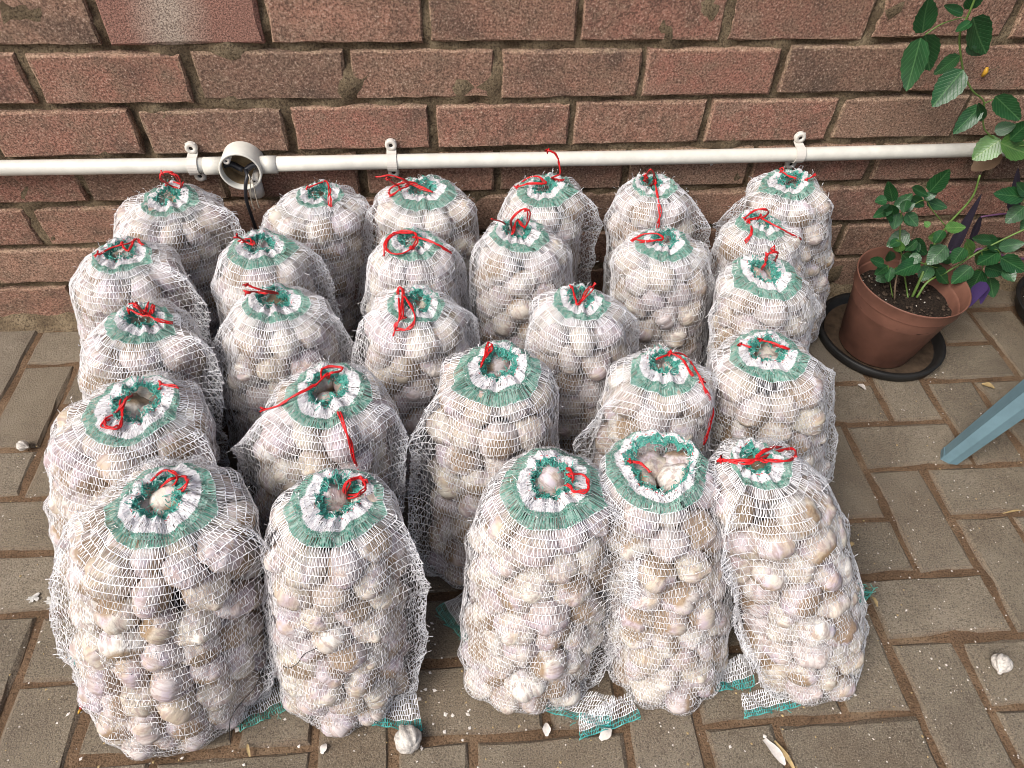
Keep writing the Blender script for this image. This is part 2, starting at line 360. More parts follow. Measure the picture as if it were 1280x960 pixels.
class Rib:
    def __init__(s): s.V = []; s.F = []; s.n = 0
    def add(s, A, B, N, wd, tw=.5):
        n = len(A)
        if n == 0: return
        N = np.broadcast_to(N, A.shape)
        V, F = ribbons(np.asarray(A, float), np.asarray(B, float), N, np.broadcast_to(wd, (n,)), RNG.uniform(-tw, tw, n)); s.V.append(V); s.F.append(F+s.n); s.n += len(V)
    def mesh(s, name, mat): return mesh_np(name, np.vstack(s.V), np.vstack(s.F), mat)
def blur(G, k_t, k_s):
    for _ in range(k_t): G = (np.roll(G, 1, 1)+G*2+np.roll(G, -1, 1))/4
    for _ in range(k_s):
        P = np.vstack([G[:1], G, G[-1:]]); G = (P[:-2]+2*P[1:-1]+P[2:])/4
    return G
H0 = .34
# nx, ny: middle of the neck in the photograph; L, R: sides of the body; bend: how far the foot stands in front of the neck; fl, fr: loose seam at left, right
SK = [
 (212, 248, 152, 292, .02, .006, .046), (400, 243, 322, 450, .02, .010, .016), (530, 238, 470, 600, .02, .026, .006), (682, 235, 612, 725, .02, .004, .030),
 (818, 232, 757, 866, .02, .006, .028), (985, 228, 930, 1042, .02, .066, .006), (152, 318, 107, 250, .03, .004, .050), (325, 308, 280, 405, .03, .004, .032),
 (515, 303, 460, 580, .03, .006, .014), (650, 292, 592, 720, .03, .010, .004), (830, 303, 760, 885, .02, .006, .008), (950, 280, 890, 1000, .02, .012, .004),
 (175, 402, 107, 258, .03, .004, .046), (345, 378, 285, 430, .03, .012, .020), (520, 380, 452, 590, .03, .016, .018), (725, 377, 655, 785, .03, .014, .022),
 (958, 342, 885, 1015, .03, .026, .010), (165, 510, 68, 266, .04, .008, .036), (410, 490, 315, 488, .03, .026, .026), (622, 462, 532, 694, .072, .034, .006),
 (830, 462, 740, 886, .03, .050, .004), (960, 442, 888, 1042, .03, .014, .018), (205, 628, 92, 325, .075, .020, .030), (418, 628, 333, 512, .068, .004, .028),
 (690, 605, 582, 762, .070, .004, .036), (820, 582, 752, 914, .100, .004, .006), (950, 580, 915, 1078, .105, .034, .008)]
CORD = {
 1: [[(225,236),(214,232),(202,224),(203,217),(215,217),(224,224),(226,236)], [(228,232),(216,228),(206,232)]],
 2: [[(385,235),(398,230),(408,228),(411,242),(413,258)]],
 3: [[(470,221),(488,219),(505,225),(512,232),(500,238),(489,246),(490,235),(505,230),(520,229)], [(485,224),(500,233),(514,230),(540,240)]],
 4: [[(645,234),(658,224),(674,221),(682,229),(665,229),(648,234)], [(684,188),(695,193),(699,204),(700,218),(690,223),(704,224)]],
 5: [[(808,220),(813,212),(819,222),(815,233),(806,224)], [(818,228),(822,245),(824,265),(820,292)]],
 6: [[(975,214),(985,219),(994,224)], [(1008,224),(1020,218)]],
 7: [[(120,320),(140,309),(160,304),(172,299),(178,306)], [(152,305),(160,314),(166,303)]],
 8: [[(297,296),(306,302),(316,306),(310,298),(300,303)]],
 9: [[(480,320),(482,301),(500,289),(520,294),(515,310),(495,318),(482,311),(492,293),(518,291)], [(520,296),(545,305),(563,317)]],
 10: [[(614,273),(630,279),(640,290),(640,274),(655,262),(662,267),(655,285),(646,276),(638,293)]],
 11: [[(790,301),(800,294),(820,291),(828,298),(810,301),(792,299)]],
 12: [[(930,273),(945,263),(960,263),(955,272),(935,276)], [(936,276),(940,290),(930,303)], [(950,272),(975,285),(1002,300)]],
 13: [[(163,381),(178,387),(190,396),(216,402)], [(162,387),(174,392),(186,394),(192,381),(190,392)], [(170,379),(180,392),(186,380)]],
 14: [[(309,356),(325,362),(345,367)], [(308,366),(320,364),(334,367)]],
 15: [[(492,420),(499,395),(497,363),(503,362),(501,395),(493,409),(510,413),(517,396),(505,370)]],
 16: [[(715,359),(718,370),(722,380),(730,371),(742,355)]],
 17: [[(966,312),(958,322),(955,333),(947,343)], [(958,318),(972,316),(969,326)]],
 18: [[(200,486),(178,489),(158,498),(148,511),(132,522),(130,531),(145,535),(152,525),(156,499)], [(200,479),(221,484)]],
 19: [[(328,513),(350,506),(370,493),(395,481),(408,466)], [(402,472),(403,461),(425,458),(425,464),(410,469),(412,486),(425,520),(438,560),(449,590),(456,602)]],
 20: [[(603,454),(607,442),(612,428),(616,432),(608,446)]],
 21: [[(820,449),(845,441),(856,445),(870,462),(884,490),(890,515),(886,535),(880,556)], [(838,441),(852,450),(866,470)]],
 22: [[(925,430),(940,434)], [(950,425),(968,429),(985,437),(973,432),(958,430)]],
 23: [[(188,601),(205,589),(218,592),(218,605),(200,625),(193,622),(205,605),(222,599),(233,601),(228,610),(205,626)]],
 24: [[(428,634),(430,606),(450,597),(456,601),(456,612),(445,618),(425,619)], [(426,634),(434,609),(438,600)]],
 25: [[(685,608),(688,595),(712,586),(716,600),(704,604),(701,597)], [(712,592),(728,593),(735,603),(732,612),(718,612),(708,603)]],
 26: [[(788,577),(802,581),(815,589)]],
 27: [[(898,577),(925,575),(945,573),(985,560),(994,566),(985,575),(960,575),(945,573),(958,563),(976,559)], [(900,574),(930,579),(950,574)]]}
LABEL = {
 1: 'garlic sack against the wall at the far left, neck left of the round junction box',
 2: 'garlic sack against the wall just right of the hanging black cable',
 3: 'garlic sack under the middle pipe clip, tangled red cord left of its neck',
 4: 'garlic sack whose red cord reaches up over the white pipe',
 5: 'garlic sack against the wall with a red cord hanging straight down its front',
 6: 'garlic sack at the right end of the wall row, below the right pipe clip',
 7: 'leftmost second row garlic sack, in front of the one left of the junction box',
 8: 'second row garlic sack with small red knot left of its neck, before the cable',
 9: 'garlic sack in second row with a wide tangle of red loops over its green neck',
 10: 'garlic sack in second row with upright red loops, fourth sack from the left',
 11: 'second row garlic sack touched by the straight cord hanging from the sack behind',
 12: 'short garlic sack with red bow and two long ends, behind the sack by the flowerpot',
 13: 'left edge garlic sack with splayed red cord tuft, third from the wall',
 14: 'garlic sack in third row with short red cord pointing left, second from left',
 15: 'garlic sack in third row with long narrow red loops hanging down its front',
 16: 'third row garlic sack with short red V of cord mid neck',
 17: 'garlic sack left of the terracotta pot, red cord sunk in its open neck',
 18: 'broad garlic sack with one large red loop, right behind the front left sack',
 19: 'garlic sack with a long red cord trailing down to the front sack below it',
 20: 'tall garlic sack behind the front row gap, bulbs showing in its open neck',
 21: 'garlic sack with a red cord curving down its right shoulder to the next sack',
 22: 'garlic sack at the right edge with frayed right seam, behind the rightmost front sack',
 23: 'largest garlic sack at the front left corner with red loops standing in its neck',
 24: 'front garlic sack with a loose bulb lying at its right foot',
 25: 'front garlic sack with round red loop right of its neck, beside the floor gap',
 26: 'front garlic sack with wide open neck and garlic visible inside',
 27: 'rightmost front garlic sack leaning left with flat red bow across its neck'}
NW = 116
def make_sack(n, spec):
    nx, ny, Lp, Rp, bend, fl, fr = spec; seed = 100+n; rng = np.random.default_rng(seed); H = H0
    neck = atZ(nx, ny, H); mx = (Lp+Rp)/2
    P = neck+np.array([0, -bend*.5, -.45*H]); qx, qy, z = px(P)
    R = (Rp-Lp)/2*z/FPX*.97; dx = (mx-qx)*z/FPX
    R = min(R*(1.04 if n in (25, 26, 27) else 1), .106); RY = R*(.82 if n != 26 else .86)
    base = np.array([neck[0]+dx*1.8, neck[1]-bend, 0.]); shift = neck[:2]-base[:2]
    ax = lambda zz: (shift*np.clip(zz/H, 0, 1.1)[..., None]**1.15)
    root = thing('garlic_sack', base, LABEL[n], 'garlic sack', 'white net sacks of garlic standing in rows')
    ratio = RY/R
    # --- meridian, resampled by arc length
    Pm = PROF*np.array([R, H]); rb0 = .0247
    nr0 = NECKR.get(n, .038)*rng.uniform(.86, 1.0)
    if n == 26: nr0 = .052
    Pm[11:, 0] = nr0*(np.array([1, .84, .54, .38, .30]) if n != 26 else np.array([1, .86, .70, .60, .52])); Pm[10, 0] = max(Pm[10, 0], nr0+.012); Pm[14, 1] -= .002
    # --- bulbs on a shell inside the net
    body = Pm[:BODY_END+2].copy(); T = np.gradient(body, axis=0); Nn = np.stack([T[:, 1], -T[:, 0]], 1); Nn /= np.linalg.norm(Nn, axis=1)[:, None]
    inner = body-Nn*rb0*.93; inner[:, 0] = np.maximum(inner[:, 0], 0); inner[:, 1] = np.maximum(inner[:, 1], rb0*.8)
    inner = np.vstack([inner, [[0, H-rb0*(1.6 if n != 26 else 2.1)]]])
    seg = np.diff(inner, axis=0); sl = np.linalg.norm(seg, axis=1); cum = np.r_[0, np.cumsum(sl)]
    area = sum(2*math.pi*(inner[i, 0]+inner[i+1, 0])/2*sl[i] for i in range(len(sl)))
    nb = int(area/(4*rb0**2*.68)); pr = np.maximum((inner[:-1, 0]+inner[1:, 0])/2*sl, 1e-6); pr /= pr.sum()
    si = rng.choice(len(sl), nb, p=pr); tt = rng.random(nb); q2 = inner[si]+seg[si]*tt[:, None]; th = rng.random(nb)*2*math.pi
    B = np.stack([q2[:, 0]*np.cos(th), q2[:, 0]*np.sin(th), q2[:, 1]], 1); rb = rng.uniform(.88, 1.14, nb)*rb0
    for it in range(70):
        D = B[:, None]-B[None]; d = np.linalg.norm(D, axis=2)+np.eye(nb); mn = (rb[:, None]+rb[None])*.93
        ov = np.maximum(mn-d, 0)*(1-np.eye(nb)); B = B+(D/d[..., None]*ov[..., None]).sum(1)*.35
        rho = np.hypot(B[:, 0], B[:, 1])+1e-9; qq = np.stack([rho, B[:, 2]], 1)
        rel = qq[:, None]-inner[None, :-1]; t = np.clip((rel*seg).sum(2)/(sl**2+1e-12), 0, 1); cl = inner[None, :-1]+seg[None]*t[..., None]
        dd = np.linalg.norm(qq[:, None]-cl, axis=2); k = dd.argmin(1); c = cl[np.arange(nb), k]
        B[:, 0] *= c[:, 0]/rho; B[:, 1] *= c[:, 0]/rho; B[:, 2] = c[:, 1]
    ctr = np.array([0, 0, H*.5]); dirv = (B-ctr)*np.array([1, 1, .3]); dirv /= np.linalg.norm(dirv, axis=1)[:, None]+1e-9
    B = B-dirv*rng.uniform(.0, .009, nb)[:, None]
    keep = ~((np.hypot(B[:, 0], B[:, 1]) < (.026 if n != 26 else .044)) & (B[:, 2] > H*.6)); B = B[keep]; rb = rb[keep]
    new = [(rng.uniform(-.004, .004), rng.uniform(-.002, .008), H-.033)] if n != 26 else [(-.024, .006, H-.031), (.023, .010, H-.029), (.002, -.026, H-.036), (.0, .035, H-.036)]
    B = np.vstack([B, new]); rb = np.r_[rb, [.0235]*len(new)]; nb = len(rb)
    Bw = B.copy(); Bw[:, 1] *= ratio; Bw[:, :2] += ax(B[:, 2])
    for i in range(nb):
        s = rb[i]/.0262*1.02
        obj('garlic_bulb', BULBS[rng.integers(len(BULBS))], root, Bw[i], rng.uniform(-math.pi, math.pi, 3), (s, s, s*rng.uniform(.86, 1.0)))
    # bulbs deeper inside, seen only through the gaps
    ib = MB(); lv, lf = LOWB; lv = np.array(lv)
    for zz in np.arange(.05, H-.10, .042):
        for kk in range(5):
            a = kk*2*math.pi/5+zz*40; rr_ = max(0., R-.062)*(1 if kk else .2); c = np.array([rr_*math.cos(a), rr_*math.sin(a)*ratio, zz+rng.uniform(-.01, .01)]); c[:2] += ax(np.array(zz))
            Rm = np.array(Matrix.Rotation(rng.uniform(0, 6), 3, Vector(rng.normal(size=3)).normalized())); ib.add(lv@Rm.T+c, lf)
    tag(obj('inner_bulbs', ib.mesh('inner_bulbs', M['bulb'], True), root), kind='stuff')
    # --- net grid
    sg = np.diff(Pm, axis=0); L = np.r_[0, np.cumsum(np.linalg.norm(sg, axis=1))]
    s_body0 = L[1]; s_b1, s_b2, s_b3, s_b4 = L[BODY_END], L[BODY_END+1], L[BODY_END+2], L[BODY_END+4]
    pitch = rng.uniform(.0102, .0114)
    rowsb = np.arange(s_body0, s_b1, pitch); nbody = len(rowsb)
    S = np.r_[rowsb, np.linspace(s_b1, s_b2, 4)[1:], np.linspace(s_b2, s_b3, 4)[1:], np.linspace(s_b3, s_b4, 6)[1:]]
    i1, i2, i3 = nbody+2, nbody+5, nbody+10
    prho = np.interp(S, L, Pm[:, 0]); pz = np.interp(S, L, Pm[:, 1]); nr = len(S)
    # seam fins at -x (left) and +x (right): loose cloth beyond the bulbs
    th = np.linspace(0, 2*math.pi, NW, endpoint=False); TH = np.broadcast_to(th, (nr, NW)).copy()
    fz = np.clip(pz/H, 0, 1); on = np.arange(nr) < nbody
    fin_amp = np.where(on, np.clip((1-fz)/.18, 0, 1)**.6*np.clip(.35+fz*1.6, 0, 1), 0)
    skew_l = rng.uniform(-.1, .25); skew_r = rng.uniform(-.25, .1)
    skew_l, skew_r = {27: (.70, 0), 25: (0, -.45), 17: (.40, 0), 21: (.35, 0), 19: (.2, -.25), 18: (0, -.40), 7: (0, -.40), 13: (0, -.40), 1: (0, -.30), 24: (0, -.25), 5: (0, -.2), 20: (.3, 0)}.get(n, (skew_l, skew_r))
    wob = lambda s, k: np.sin(s*k+seed)*.10+np.sin(s*k*2.3+seed*2)*.05
    X = prho[:, None]*np.cos(TH); Y = prho[:, None]*np.sin(TH); Z = np.broadcast_to(pz[:, None], X.shape)
    V0 = np.stack([X, Y, Z], -1); O = np.zeros_like(V0); O[..., 2] = np.clip(Z, .16*H, .70*H); d0 = V0-O; t0 = np.linalg.norm(d0, axis=2); dr = d0/t0[..., None]
    ex = np.zeros_like(t0)
    for i in range(nb):
        b = B[i]-O; tp = (b*dr).sum(2); d2 = (b*b).sum(2)-tp**2; r2 = (rb[i]*1.0)**2
        e = np.where((d2 < r2) & (tp > 0), tp+np.sqrt(np.maximum(r2-d2, 0)), 0); ex = np.maximum(ex, e)
    tt = np.clip(ex, t0-.007, t0+.013); tt[nbody-2:] = np.maximum(t0[nbody-2:], np.minimum(tt[nbody-2:], t0[nbody-2:]+.002))
    tt = blur(tt, 3, 1); tt = np.maximum(tt, blur(np.clip(ex, t0-.02, t0+.013), 1, 0)-.0002)+.0017
    puck = np.sin(TH*rng.integers(11, 15)+rng.uniform(0, 6)+.6*np.sin(TH*3))*.0018+np.sin(TH*5+seed)*.0012
    pk = np.clip((np.arange(nr)-nbody+7)/9, 0, 1)[:, None]; tt = tt+puck*pk*1.0
    G = O+dr*tt[..., None]
    warp = 1+rng.uniform(.03, .10)*np.sin(2*TH+rng.uniform(0, 6))+rng.uniform(.02, .07)*np.sin(3*TH+rng.uniform(0, 6))+.025*np.sin(7*TH+seed)
    wk = np.clip((np.arange(nr)-nbody+3)/5, 0, 1)[:, None]; G[..., :2] *= (1+(warp-1)*wk)[..., None]; G[..., 2] += wk*(.0013*np.sin(9*TH+seed)+.0020*np.sin(4*TH+seed))
    for side, amp, sk in ((math.pi, fl, skew_l), (0., fr, skew_r)):
        c = side+sk+wob(fz*6, 1.3)[:, None]*1.0; dth = (TH-c+math.pi) % (2*math.pi)-math.pi
        wf = np.clip(1-np.abs(dth)/.34, 0, 1); wf = wf**1.15
        a = .97*amp*fin_amp*(1+.13*np.sin(fz*13+seed+side)+.04*np.sin(fz*41+seed)); rad = np.stack([np.cos(c+0*TH), np.sin(c+0*TH)], -1)
        pull = -dth*prho[:, None]*.75*np.clip(wf*1.4, 0, 1)*min(1, amp/.02)     # both cloths close together in the fin
        tang = np.stack([-np.sin(c+0*TH), np.cos(c+0*TH)], -1)
        G[..., :2] += rad*(wf*a[:, None])[..., None]+tang*(pull*fin_amp[:, None])[..., None]
    G[..., 1] *= ratio+(1-ratio)*np.clip((np.arange(nr)-nbody+10)/12, 0, 1)[:, None]
    G[..., :2] += ax(np.broadcast_to(pz[:, None], X.shape))
    drift = np.cumsum(rng.normal(0, .0004, (nr, 1)), 0); G[..., 2] += np.where(on, 1, 0)[:, None]*blur(rng.normal(0, .0042, (nr, NW)), 9, 1)*1.5
    G[..., 2] = np.maximum(G[..., 2], .0012)
    # dome tilt ripple of the neck
    tilt = np.array([rng.uniform(-.22, .22), rng.uniform(-.02, .16)]); nk = np.clip((np.arange(nr)-nbody+3)/6, 0, 1)[:, None]
    G[..., 2] += nk*(tilt[0]*(G[..., 0]-shift[0])+tilt[1]*(G[..., 1]-shift[1]))
    G[..., 1] += np.clip((np.arange(nr)-nbody+1)/9, 0, 1)[:, None]*rng.uniform(.008, .016)
    G[..., 0] += np.clip((np.arange(nr)-nbody+1)/9, 0, 1)[:, None]*rng.uniform(-.007, .007)
    inn = np.clip((np.arange(nr)-i1)/5, 0, 1)[:, None, None]; G += inn*blur(rng.normal(0, .012, (nr*3, NW)), 1, 0).reshape(nr, 3, NW).transpose(0, 2, 1)*.22; G[..., 2] += (inn[..., 0]*np.abs(np.sin(TH*4+seed))*.004)
    bt = BVHTree.FromPolygons([Vector(v) for v in G.reshape(-1, 3)], [[r*NW+c, r*NW+(c+1) % NW, (r+1)*NW+(c+1) % NW, (r+1)*NW+c] for r in range(nr-1) for c in range(NW)])
    gt = np.roll(G, -1, 1)-np.roll(G, 1, 1); gs = np.gradient(G, axis=0); NN = np.cross(gt, gs); NN /= np.linalg.norm(NN, axis=2, keepdims=True)+1e-9
    if (NN[nr//3]*(G[nr//3]-O[nr//3])).sum() < 0: NN = -NN
    def mid(r, off):   # points between wales
        return G[r]*(1-off)+np.roll(G[r], -1, 0)*off
    def knit(rib, r0, r1, wt, ww, dense=1):
        for r in range(r0, r1+1):
            A = G[r]+rng.normal(0, .00018, (NW, 3)); sc = NN[r]*.0004; Bm = (G[r]+np.roll(G[r], -1, 0))/2; Bm[:, 2] += rng.normal(-.0004, .0003, NW)
            An = np.roll(A, -1, 0); rib.add(A+sc, Bm+sc, NN[r], wt, .35); rib.add(Bm+sc, An+sc, NN[r], wt, .35)
            if r < r1:
                up = .30+rng.uniform(-.12, .12, (NW, 1)); sgn = 1 if r % 2 else -1
                C = G[r+1]; Cn = np.roll(C, -1, 0); o_ = .32
                a0 = G[r]*(1-o_)+np.roll(G[r], -1, 0)*o_ if sgn > 0 else G[r]
                rib.add(G[r], C*(1-up)+Cn*up, NN[r], ww, .9)
                lo = .72+rng.uniform(-.1, .1, (NW, 1)); rib.add(G[r]*(1-lo)+np.roll(G[r], -1, 0)*lo, C*(1-up)+Cn*up, NN[r], ww, .9)
                for _ in range(dense-1):
                    u2 = rng.random((NW, 1)); rib.add(G[r]*(1-u2)+np.roll(G[r], -1, 0)*u2, C*(1-u2)+Cn*u2, NN[r], ww*1.2, .6)
    rb_ = Rib(); knit(rb_, 0, nbody-1, .00102, .00062)
    obj('netting', rb_.mesh('netting', M['net']), root)
    g1 = Rib(); knit(g1, nbody-1, i1, .0009, .0010, 2); obj('green_band', g1.mesh('green_band', M['band']), root)
    g2 = Rib(); knit(g2, i1, i2, .0009, .0010, 3); obj('white_collar', g2.mesh('white_collar', M['collar']), root)
    # frayed green mouth
    g3 = Rib(); knit(g3, i2, min(i2+3, nr-1), .0010, .0010, 2)
    for _ in range(170):
        c = rng.integers(NW); r = rng.integers(i2, nr-1); p = G[r, c].copy(); a = th[c]; v = np.array([math.cos(a), math.sin(a), 0])*rng.uniform(-.2, .9)+np.array([0, 0, 1])*rng.uniform(.0, .9)+rng.normal(0, .5, 3); v /= np.linalg.norm(v)
        st = rng.uniform(.0018, .0034)
        for _k in range(3): v2 = v+rng.normal(0, .55, 3); v2 /= np.linalg.norm(v2); p2 = p+v2*st; g3.add(p[None], p2[None], np.array([[.2, -.8, .5]]), .0010, 1.5); p = p2; v = v2
    obj('frayed_mouth', g3.mesh('frayed_mouth', M['green']), root)
    if rng.random() < .75 or n in (20, 24, 25, 26):      # red stitches in the collar
        rs = Rib(); r = i2-1
        for c in range(0, NW, 2):
            if rng.random() < .35: u = rng.uniform(.2, .8); p = G[r, c]*(1-u)+G[r+1, c]*u+NN[r, c]*.0012; rs.add(p[None], (p+(G[r, (c+1) % NW]-G[r, c])*1.1)[None], NN[r, c][None], .0007, .2)
        if rs.n: tag(obj('red_stitching', rs.mesh('red_stitching', M['red']), root), kind='stuff')
    # side seams: dense overlock with whiskers
    for side, amp, sk in ((math.pi, fl, skew_l), (0., fr, skew_r)):
        if amp < .006: continue
        sr = Rib(); c = side+sk+wob(fz*6, 1.3)
        for r in range(2, nbody-3):
            k = int(round(c[r]/(2*math.pi)*NW)) % NW
            for q_ in range(7):
                a = rng.integers(-2, 3); b = rng.integers(-2, 3); u = rng.random(2)[:, None]
                p = G[r, (k+a) % NW]*(1-u[0])+G[r+1, (k+a) % NW]*u[0]; p2 = G[r, (k+b) % NW]*(1-u[1])+G[r+1, (k+b) % NW]*u[1]
                sr.add(p[None], p2[None], NN[r, k][None], .0009, 1.5)
            if rng.random() < .25:
                p = G[r, k]; v = np.array([math.cos(c[r]), math.sin(c[r]), 0])+rng.normal(0, .6, 3); v /= np.linalg.norm(v)
                p2 = p+v*rng.uniform(.003, .008); sr.add(p[None], p2[None], np.array([[0, -.7, .7]]), .0007, 1.5)
        obj('side_seam', sr.mesh('side_seam', M['seam']), root)
    # loose white ends about the mouth
    ws = Rib()
    for _ in range(90):
        c = rng.integers(NW); r = rng.integers(nbody-5, i2+3); p = G[r, c].copy(); v = NN[r, c]*.8+rng.normal(0, .6, 3)
        for _k in range(3): v = v+rng.normal(0, .5, 3); v /= np.linalg.norm(v); p2 = p+v*rng.uniform(.002, .0045); ws.add(p[None], p2[None], np.array([[.2, -.8, .5]]), .0007, 1.5); p = p2
    tag(obj('loose_threads', ws.mesh('loose_threads', M['seam']), root), kind='stuff')
    o_loc = CAM-base
    def hit(x, y, lift=.0022):
        d = ray(x, y); d = d/np.linalg.norm(d); h = bt.ray_cast(Vector(o_loc), Vector(d))
        if h[0] is None:
            t = (neck[1]-.01-CAM[1])/d[1]; return o_loc+d*t
        p = np.array(h[0])
        if math.hypot(p[0]-shift[0], p[1]-shift[1]) < nr0*1.05 or p[2] < .1:
            q = o_loc+d*((H+.007-o_loc[2])/d[2])
            if math.hypot(q[0]-shift[0], q[1]-shift[1]) < nr0*1.1: return q
        return p-d*(lift+(.003 if math.hypot(p[0]-shift[0], p[1]-shift[1]) < nr0*1.3 else 0))
    for line in CORD.get(n, ()):
        P0 = np.array([hit(*p_) for p_ in line]); P0 = smooth_path(P0, 6)
        P0 = P0+np.cumsum(rng.normal(0, .00012, P0.shape), 0)
        c_ = MB(); w_ = np.linspace(0, 1, len(P0))[:, None]
        for k_ in range(3):
            off = blur(rng.normal(0, .0026, (3, len(P0))), 3, 0).T*np.array([1, 1, .5]); rad_ = .00095*(1+.25*np.sin(w_[:, 0]*30+k_*2)); c_.add(*tube(P0+off*(.35+w_), rad_, 5))
        kn = P0[len(P0)//2 if len(line) > 6 else 0]; c_.add(*tube([kn+rng.normal(0, .0022, 3) for _ in range(7)], .0013, 5)); obj('drawstring', c_.mesh('drawstring', M['red'], True), root)
    return root, bt, base
SACKS = {}
for n, sp_ in enumerate(SK, 1): SACKS[n] = make_sack(n, sp_)

# hems of the front sacks: woven strips lying on the paving
def hem(n, quad, z=.004, edge=1, nu=26, nv=7, m='teal'):
    root, bt, base = SACKS[n]; rng = np.random.default_rng(n*7+int(quad[0][0]))
    q = [atZ(x, y, z)-base for x, y in quad]      # a,b along the outer edge, c,d inner
    q[2] = q[1]+(q[2]-q[1])*1.15+np.array([0, 0, .012]); q[3] = q[0]+(q[3]-q[0])*1.15+np.array([0, 0, .012])
    a = Rib(); b = Rib()
    def P(u, v): return (q[0]*(1-u)+q[1]*u)*(1-v)+(q[3]*(1-u)+q[2]*u)*v+np.array([0, 0, .004*math.sin(u*7+v*3)+.003*math.sin(u*19+v*8)+.006*v])
    for i in range(nu+1):
        for j in range(nv):
            u = i/nu; v0, v1 = j/nv, (j+1)/nv; t = a if j < 2 else b
            t.add(P(u, v0)[None], P(min(1, u+rng.uniform(0, 1/nu)), v1)[None], np.array([[0, 0, 1.]]), .0009, .6)
            t.add(P(u, v0)[None], P(min(1, u+1/nu), v0)[None], np.array([[0, 0, 1.]]), .0013 if j == 0 else .0008, .4)
    for _ in range(14):
        u = rng.random(); p = P(u, 0); a.add(p[None], (p+rng.normal(0, .004, 3)*np.array([1, 1, .4])+np.array([0, 0, .003]))[None], np.array([[0, 0, 1.]]), .0008, 1)
    obj('green_hem', a.mesh('green_hem', M[m]), root); obj('hem_netting', b.mesh('hem_netting', M['net']), root)
hem(23, [(89, 834), (140, 824), (150, 795), (88, 797)])
hem(23, [(148, 888), (178, 928), (200, 905), (165, 860)])
hem(23, [(300, 915), (372, 880), (350, 850), (290, 890)], m='green')
hem(24, [(465, 907), (528, 914), (522, 878), (470, 885)])
hem(25, [(583, 806), (545, 762), (578, 748), (600, 790)], m='green')
hem(25, [(672, 888), (762, 908), (765, 880), (690, 868)])
hem(26, [(724, 925), (800, 897), (785, 875), (722, 902)])
hem(26, [(885, 866), (942, 858), (932, 826), (890, 840)])
hem(27, [(930, 898), (1000, 882), (985, 862), (922, 876)])
hem(27, [(1078, 756), (1093, 736), (1015, 728), (1008, 752)], m='green')

# ------------------------------------------------------------------ conduit, clips, junction box
PY = -.020; PR = .0122
def zpipe(x, y): return atY(x, y, PY)
pl = zpipe(-40, 209.5); pb = zpipe(303, 206.5); prr = zpipe(1300, 186.5)
pipe = thing('conduit_pipe', tuple(pb), 'long white plastic conduit pipe clipped across the brick wall above the sacks', 'pipe')
L_ = np.array([-.35, PY, 0]); sl_l = (pb[2]-pl[2])/(pb[0]-pl[0]); sl_r = (prr[2]-pb[2])/(prr[0]-pb[0])
def pz(x): return pb[2]+((x-pb[0])*sl_l if x < pb[0] else (x-pb[0])*sl_r)
for x0, x1 in ((-.9, pb[0]-.033), (pb[0]+.033, 2.3)):
    P0 = [(x-pb[0], 0, pz(x)-pb[2]+.0012*math.sin(x*5)) for x in np.linspace(x0, x1, 16)]; c = MB(); c.add(*tube(P0, PR, 16)); obj('pipe_length', c.mesh('pipe_length', M['pvc'], True), pipe)
for (cx, cy) in ((237, 200), (489, 198), (1005, 184)):
    p = atY(cx, cy, PY-.012); x = p[0]; zc = pz(x); c = MB(); prof = []
    for a in np.linspace(-100, 100, 13): a = math.radians(a); prof.append((-math.cos(a)*(PR+.0012), math.sin(a)*(PR+.0012)))
    lo, hi = prof[0], prof[-1]; prof = [(.0135, -PR-.021), (.0135, -PR-.004)]+prof+[(.0135, PR+.004), (.0135, PR+.021)]
    V = []; wd = .008
    for (yy, zz) in prof:
        for sx in (-wd, wd):
            V.append((x+sx-pb[0], yy, zz+zc-pb[2])); V.append((x+sx-pb[0], yy-.0022 if abs(zz) > PR+.003 else yy*1.13, (zz*1.13 if abs(zz) <= PR+.003 else zz)+zc-pb[2]))
    F = []
    for i in range(len(prof)-1):
        b = 4*i; F += [[b+1, b+3, b+7, b+5], [b, b+4, b+6, b+2], [b, b+1, b+5, b+4], [b+2, b+6, b+7, b+3]]
    F += [[0, 2, 3, 1], [4*len(prof)-4, 4*len(prof)-3, 4*len(prof)-1, 4*len(prof)-2]]; c.add(V, F)
    cl = obj('pipe_clip', c.mesh('pipe_clip', M['clip']), pipe)
    for s in (1, -1):
        e = MB(); ring, rf = lathe([(.0035, -.001), (.0035, .0042), (.0092, .0042), (.0098, .0025), (.0098, -.003)], 16)
        e.add([(vx+x-pb[0], .0125-vz, vy+zc-pb[2]+s*(PR+.013)) for vx, vy, vz in ring], rf); obj('clip_ear', e.mesh('clip_ear', M['clip'], True), cl)
        e = MB(); e.add(*lathe([(.0036, 0), (.0001, .0012)], 10)); h_ = obj('screw', mesh_np('screw', [(vx+x-pb[0], .0105-vz, vy+zc-pb[2]+s*(PR+.013)) for vx, vy, vz in e.V], e.F, M['hole']), cl)
jb = thing('junction_box', (pb[0], 0, pb[2]), 'round open white junction box with dusty inside on the wall conduit', 'junction box')
yaxis = lambda vs, oz=0, ox=0: [(vx+ox, -vz, vy+oz) for vx, vy, vz in vs]
D_ = .042; c = MB(); V, F = lathe([(.0330, .0), (.0335, D_-.001), (.0328, D_), (.0306, D_), (.0300, D_-.001), (.0298, .004)], 36); c.add(yaxis(V), F); obj('box_wall', c.mesh('box_wall', M['pvc'], True), jb)
c = MB(); V, F = lathe([(.0299, .0045), (.015, .0035), (.0003, .0035)], 30); c.add(yaxis(V), F); obj('box_back', c.mesh('box_back', M['dirty']), jb)
V, F = lathe([(.0294, .005), (.0296, D_-.012)], 30); c = MB(); c.add(yaxis(V), F); obj('dust_lining', c.mesh('dust_lining', M['dirty'], True), jb)
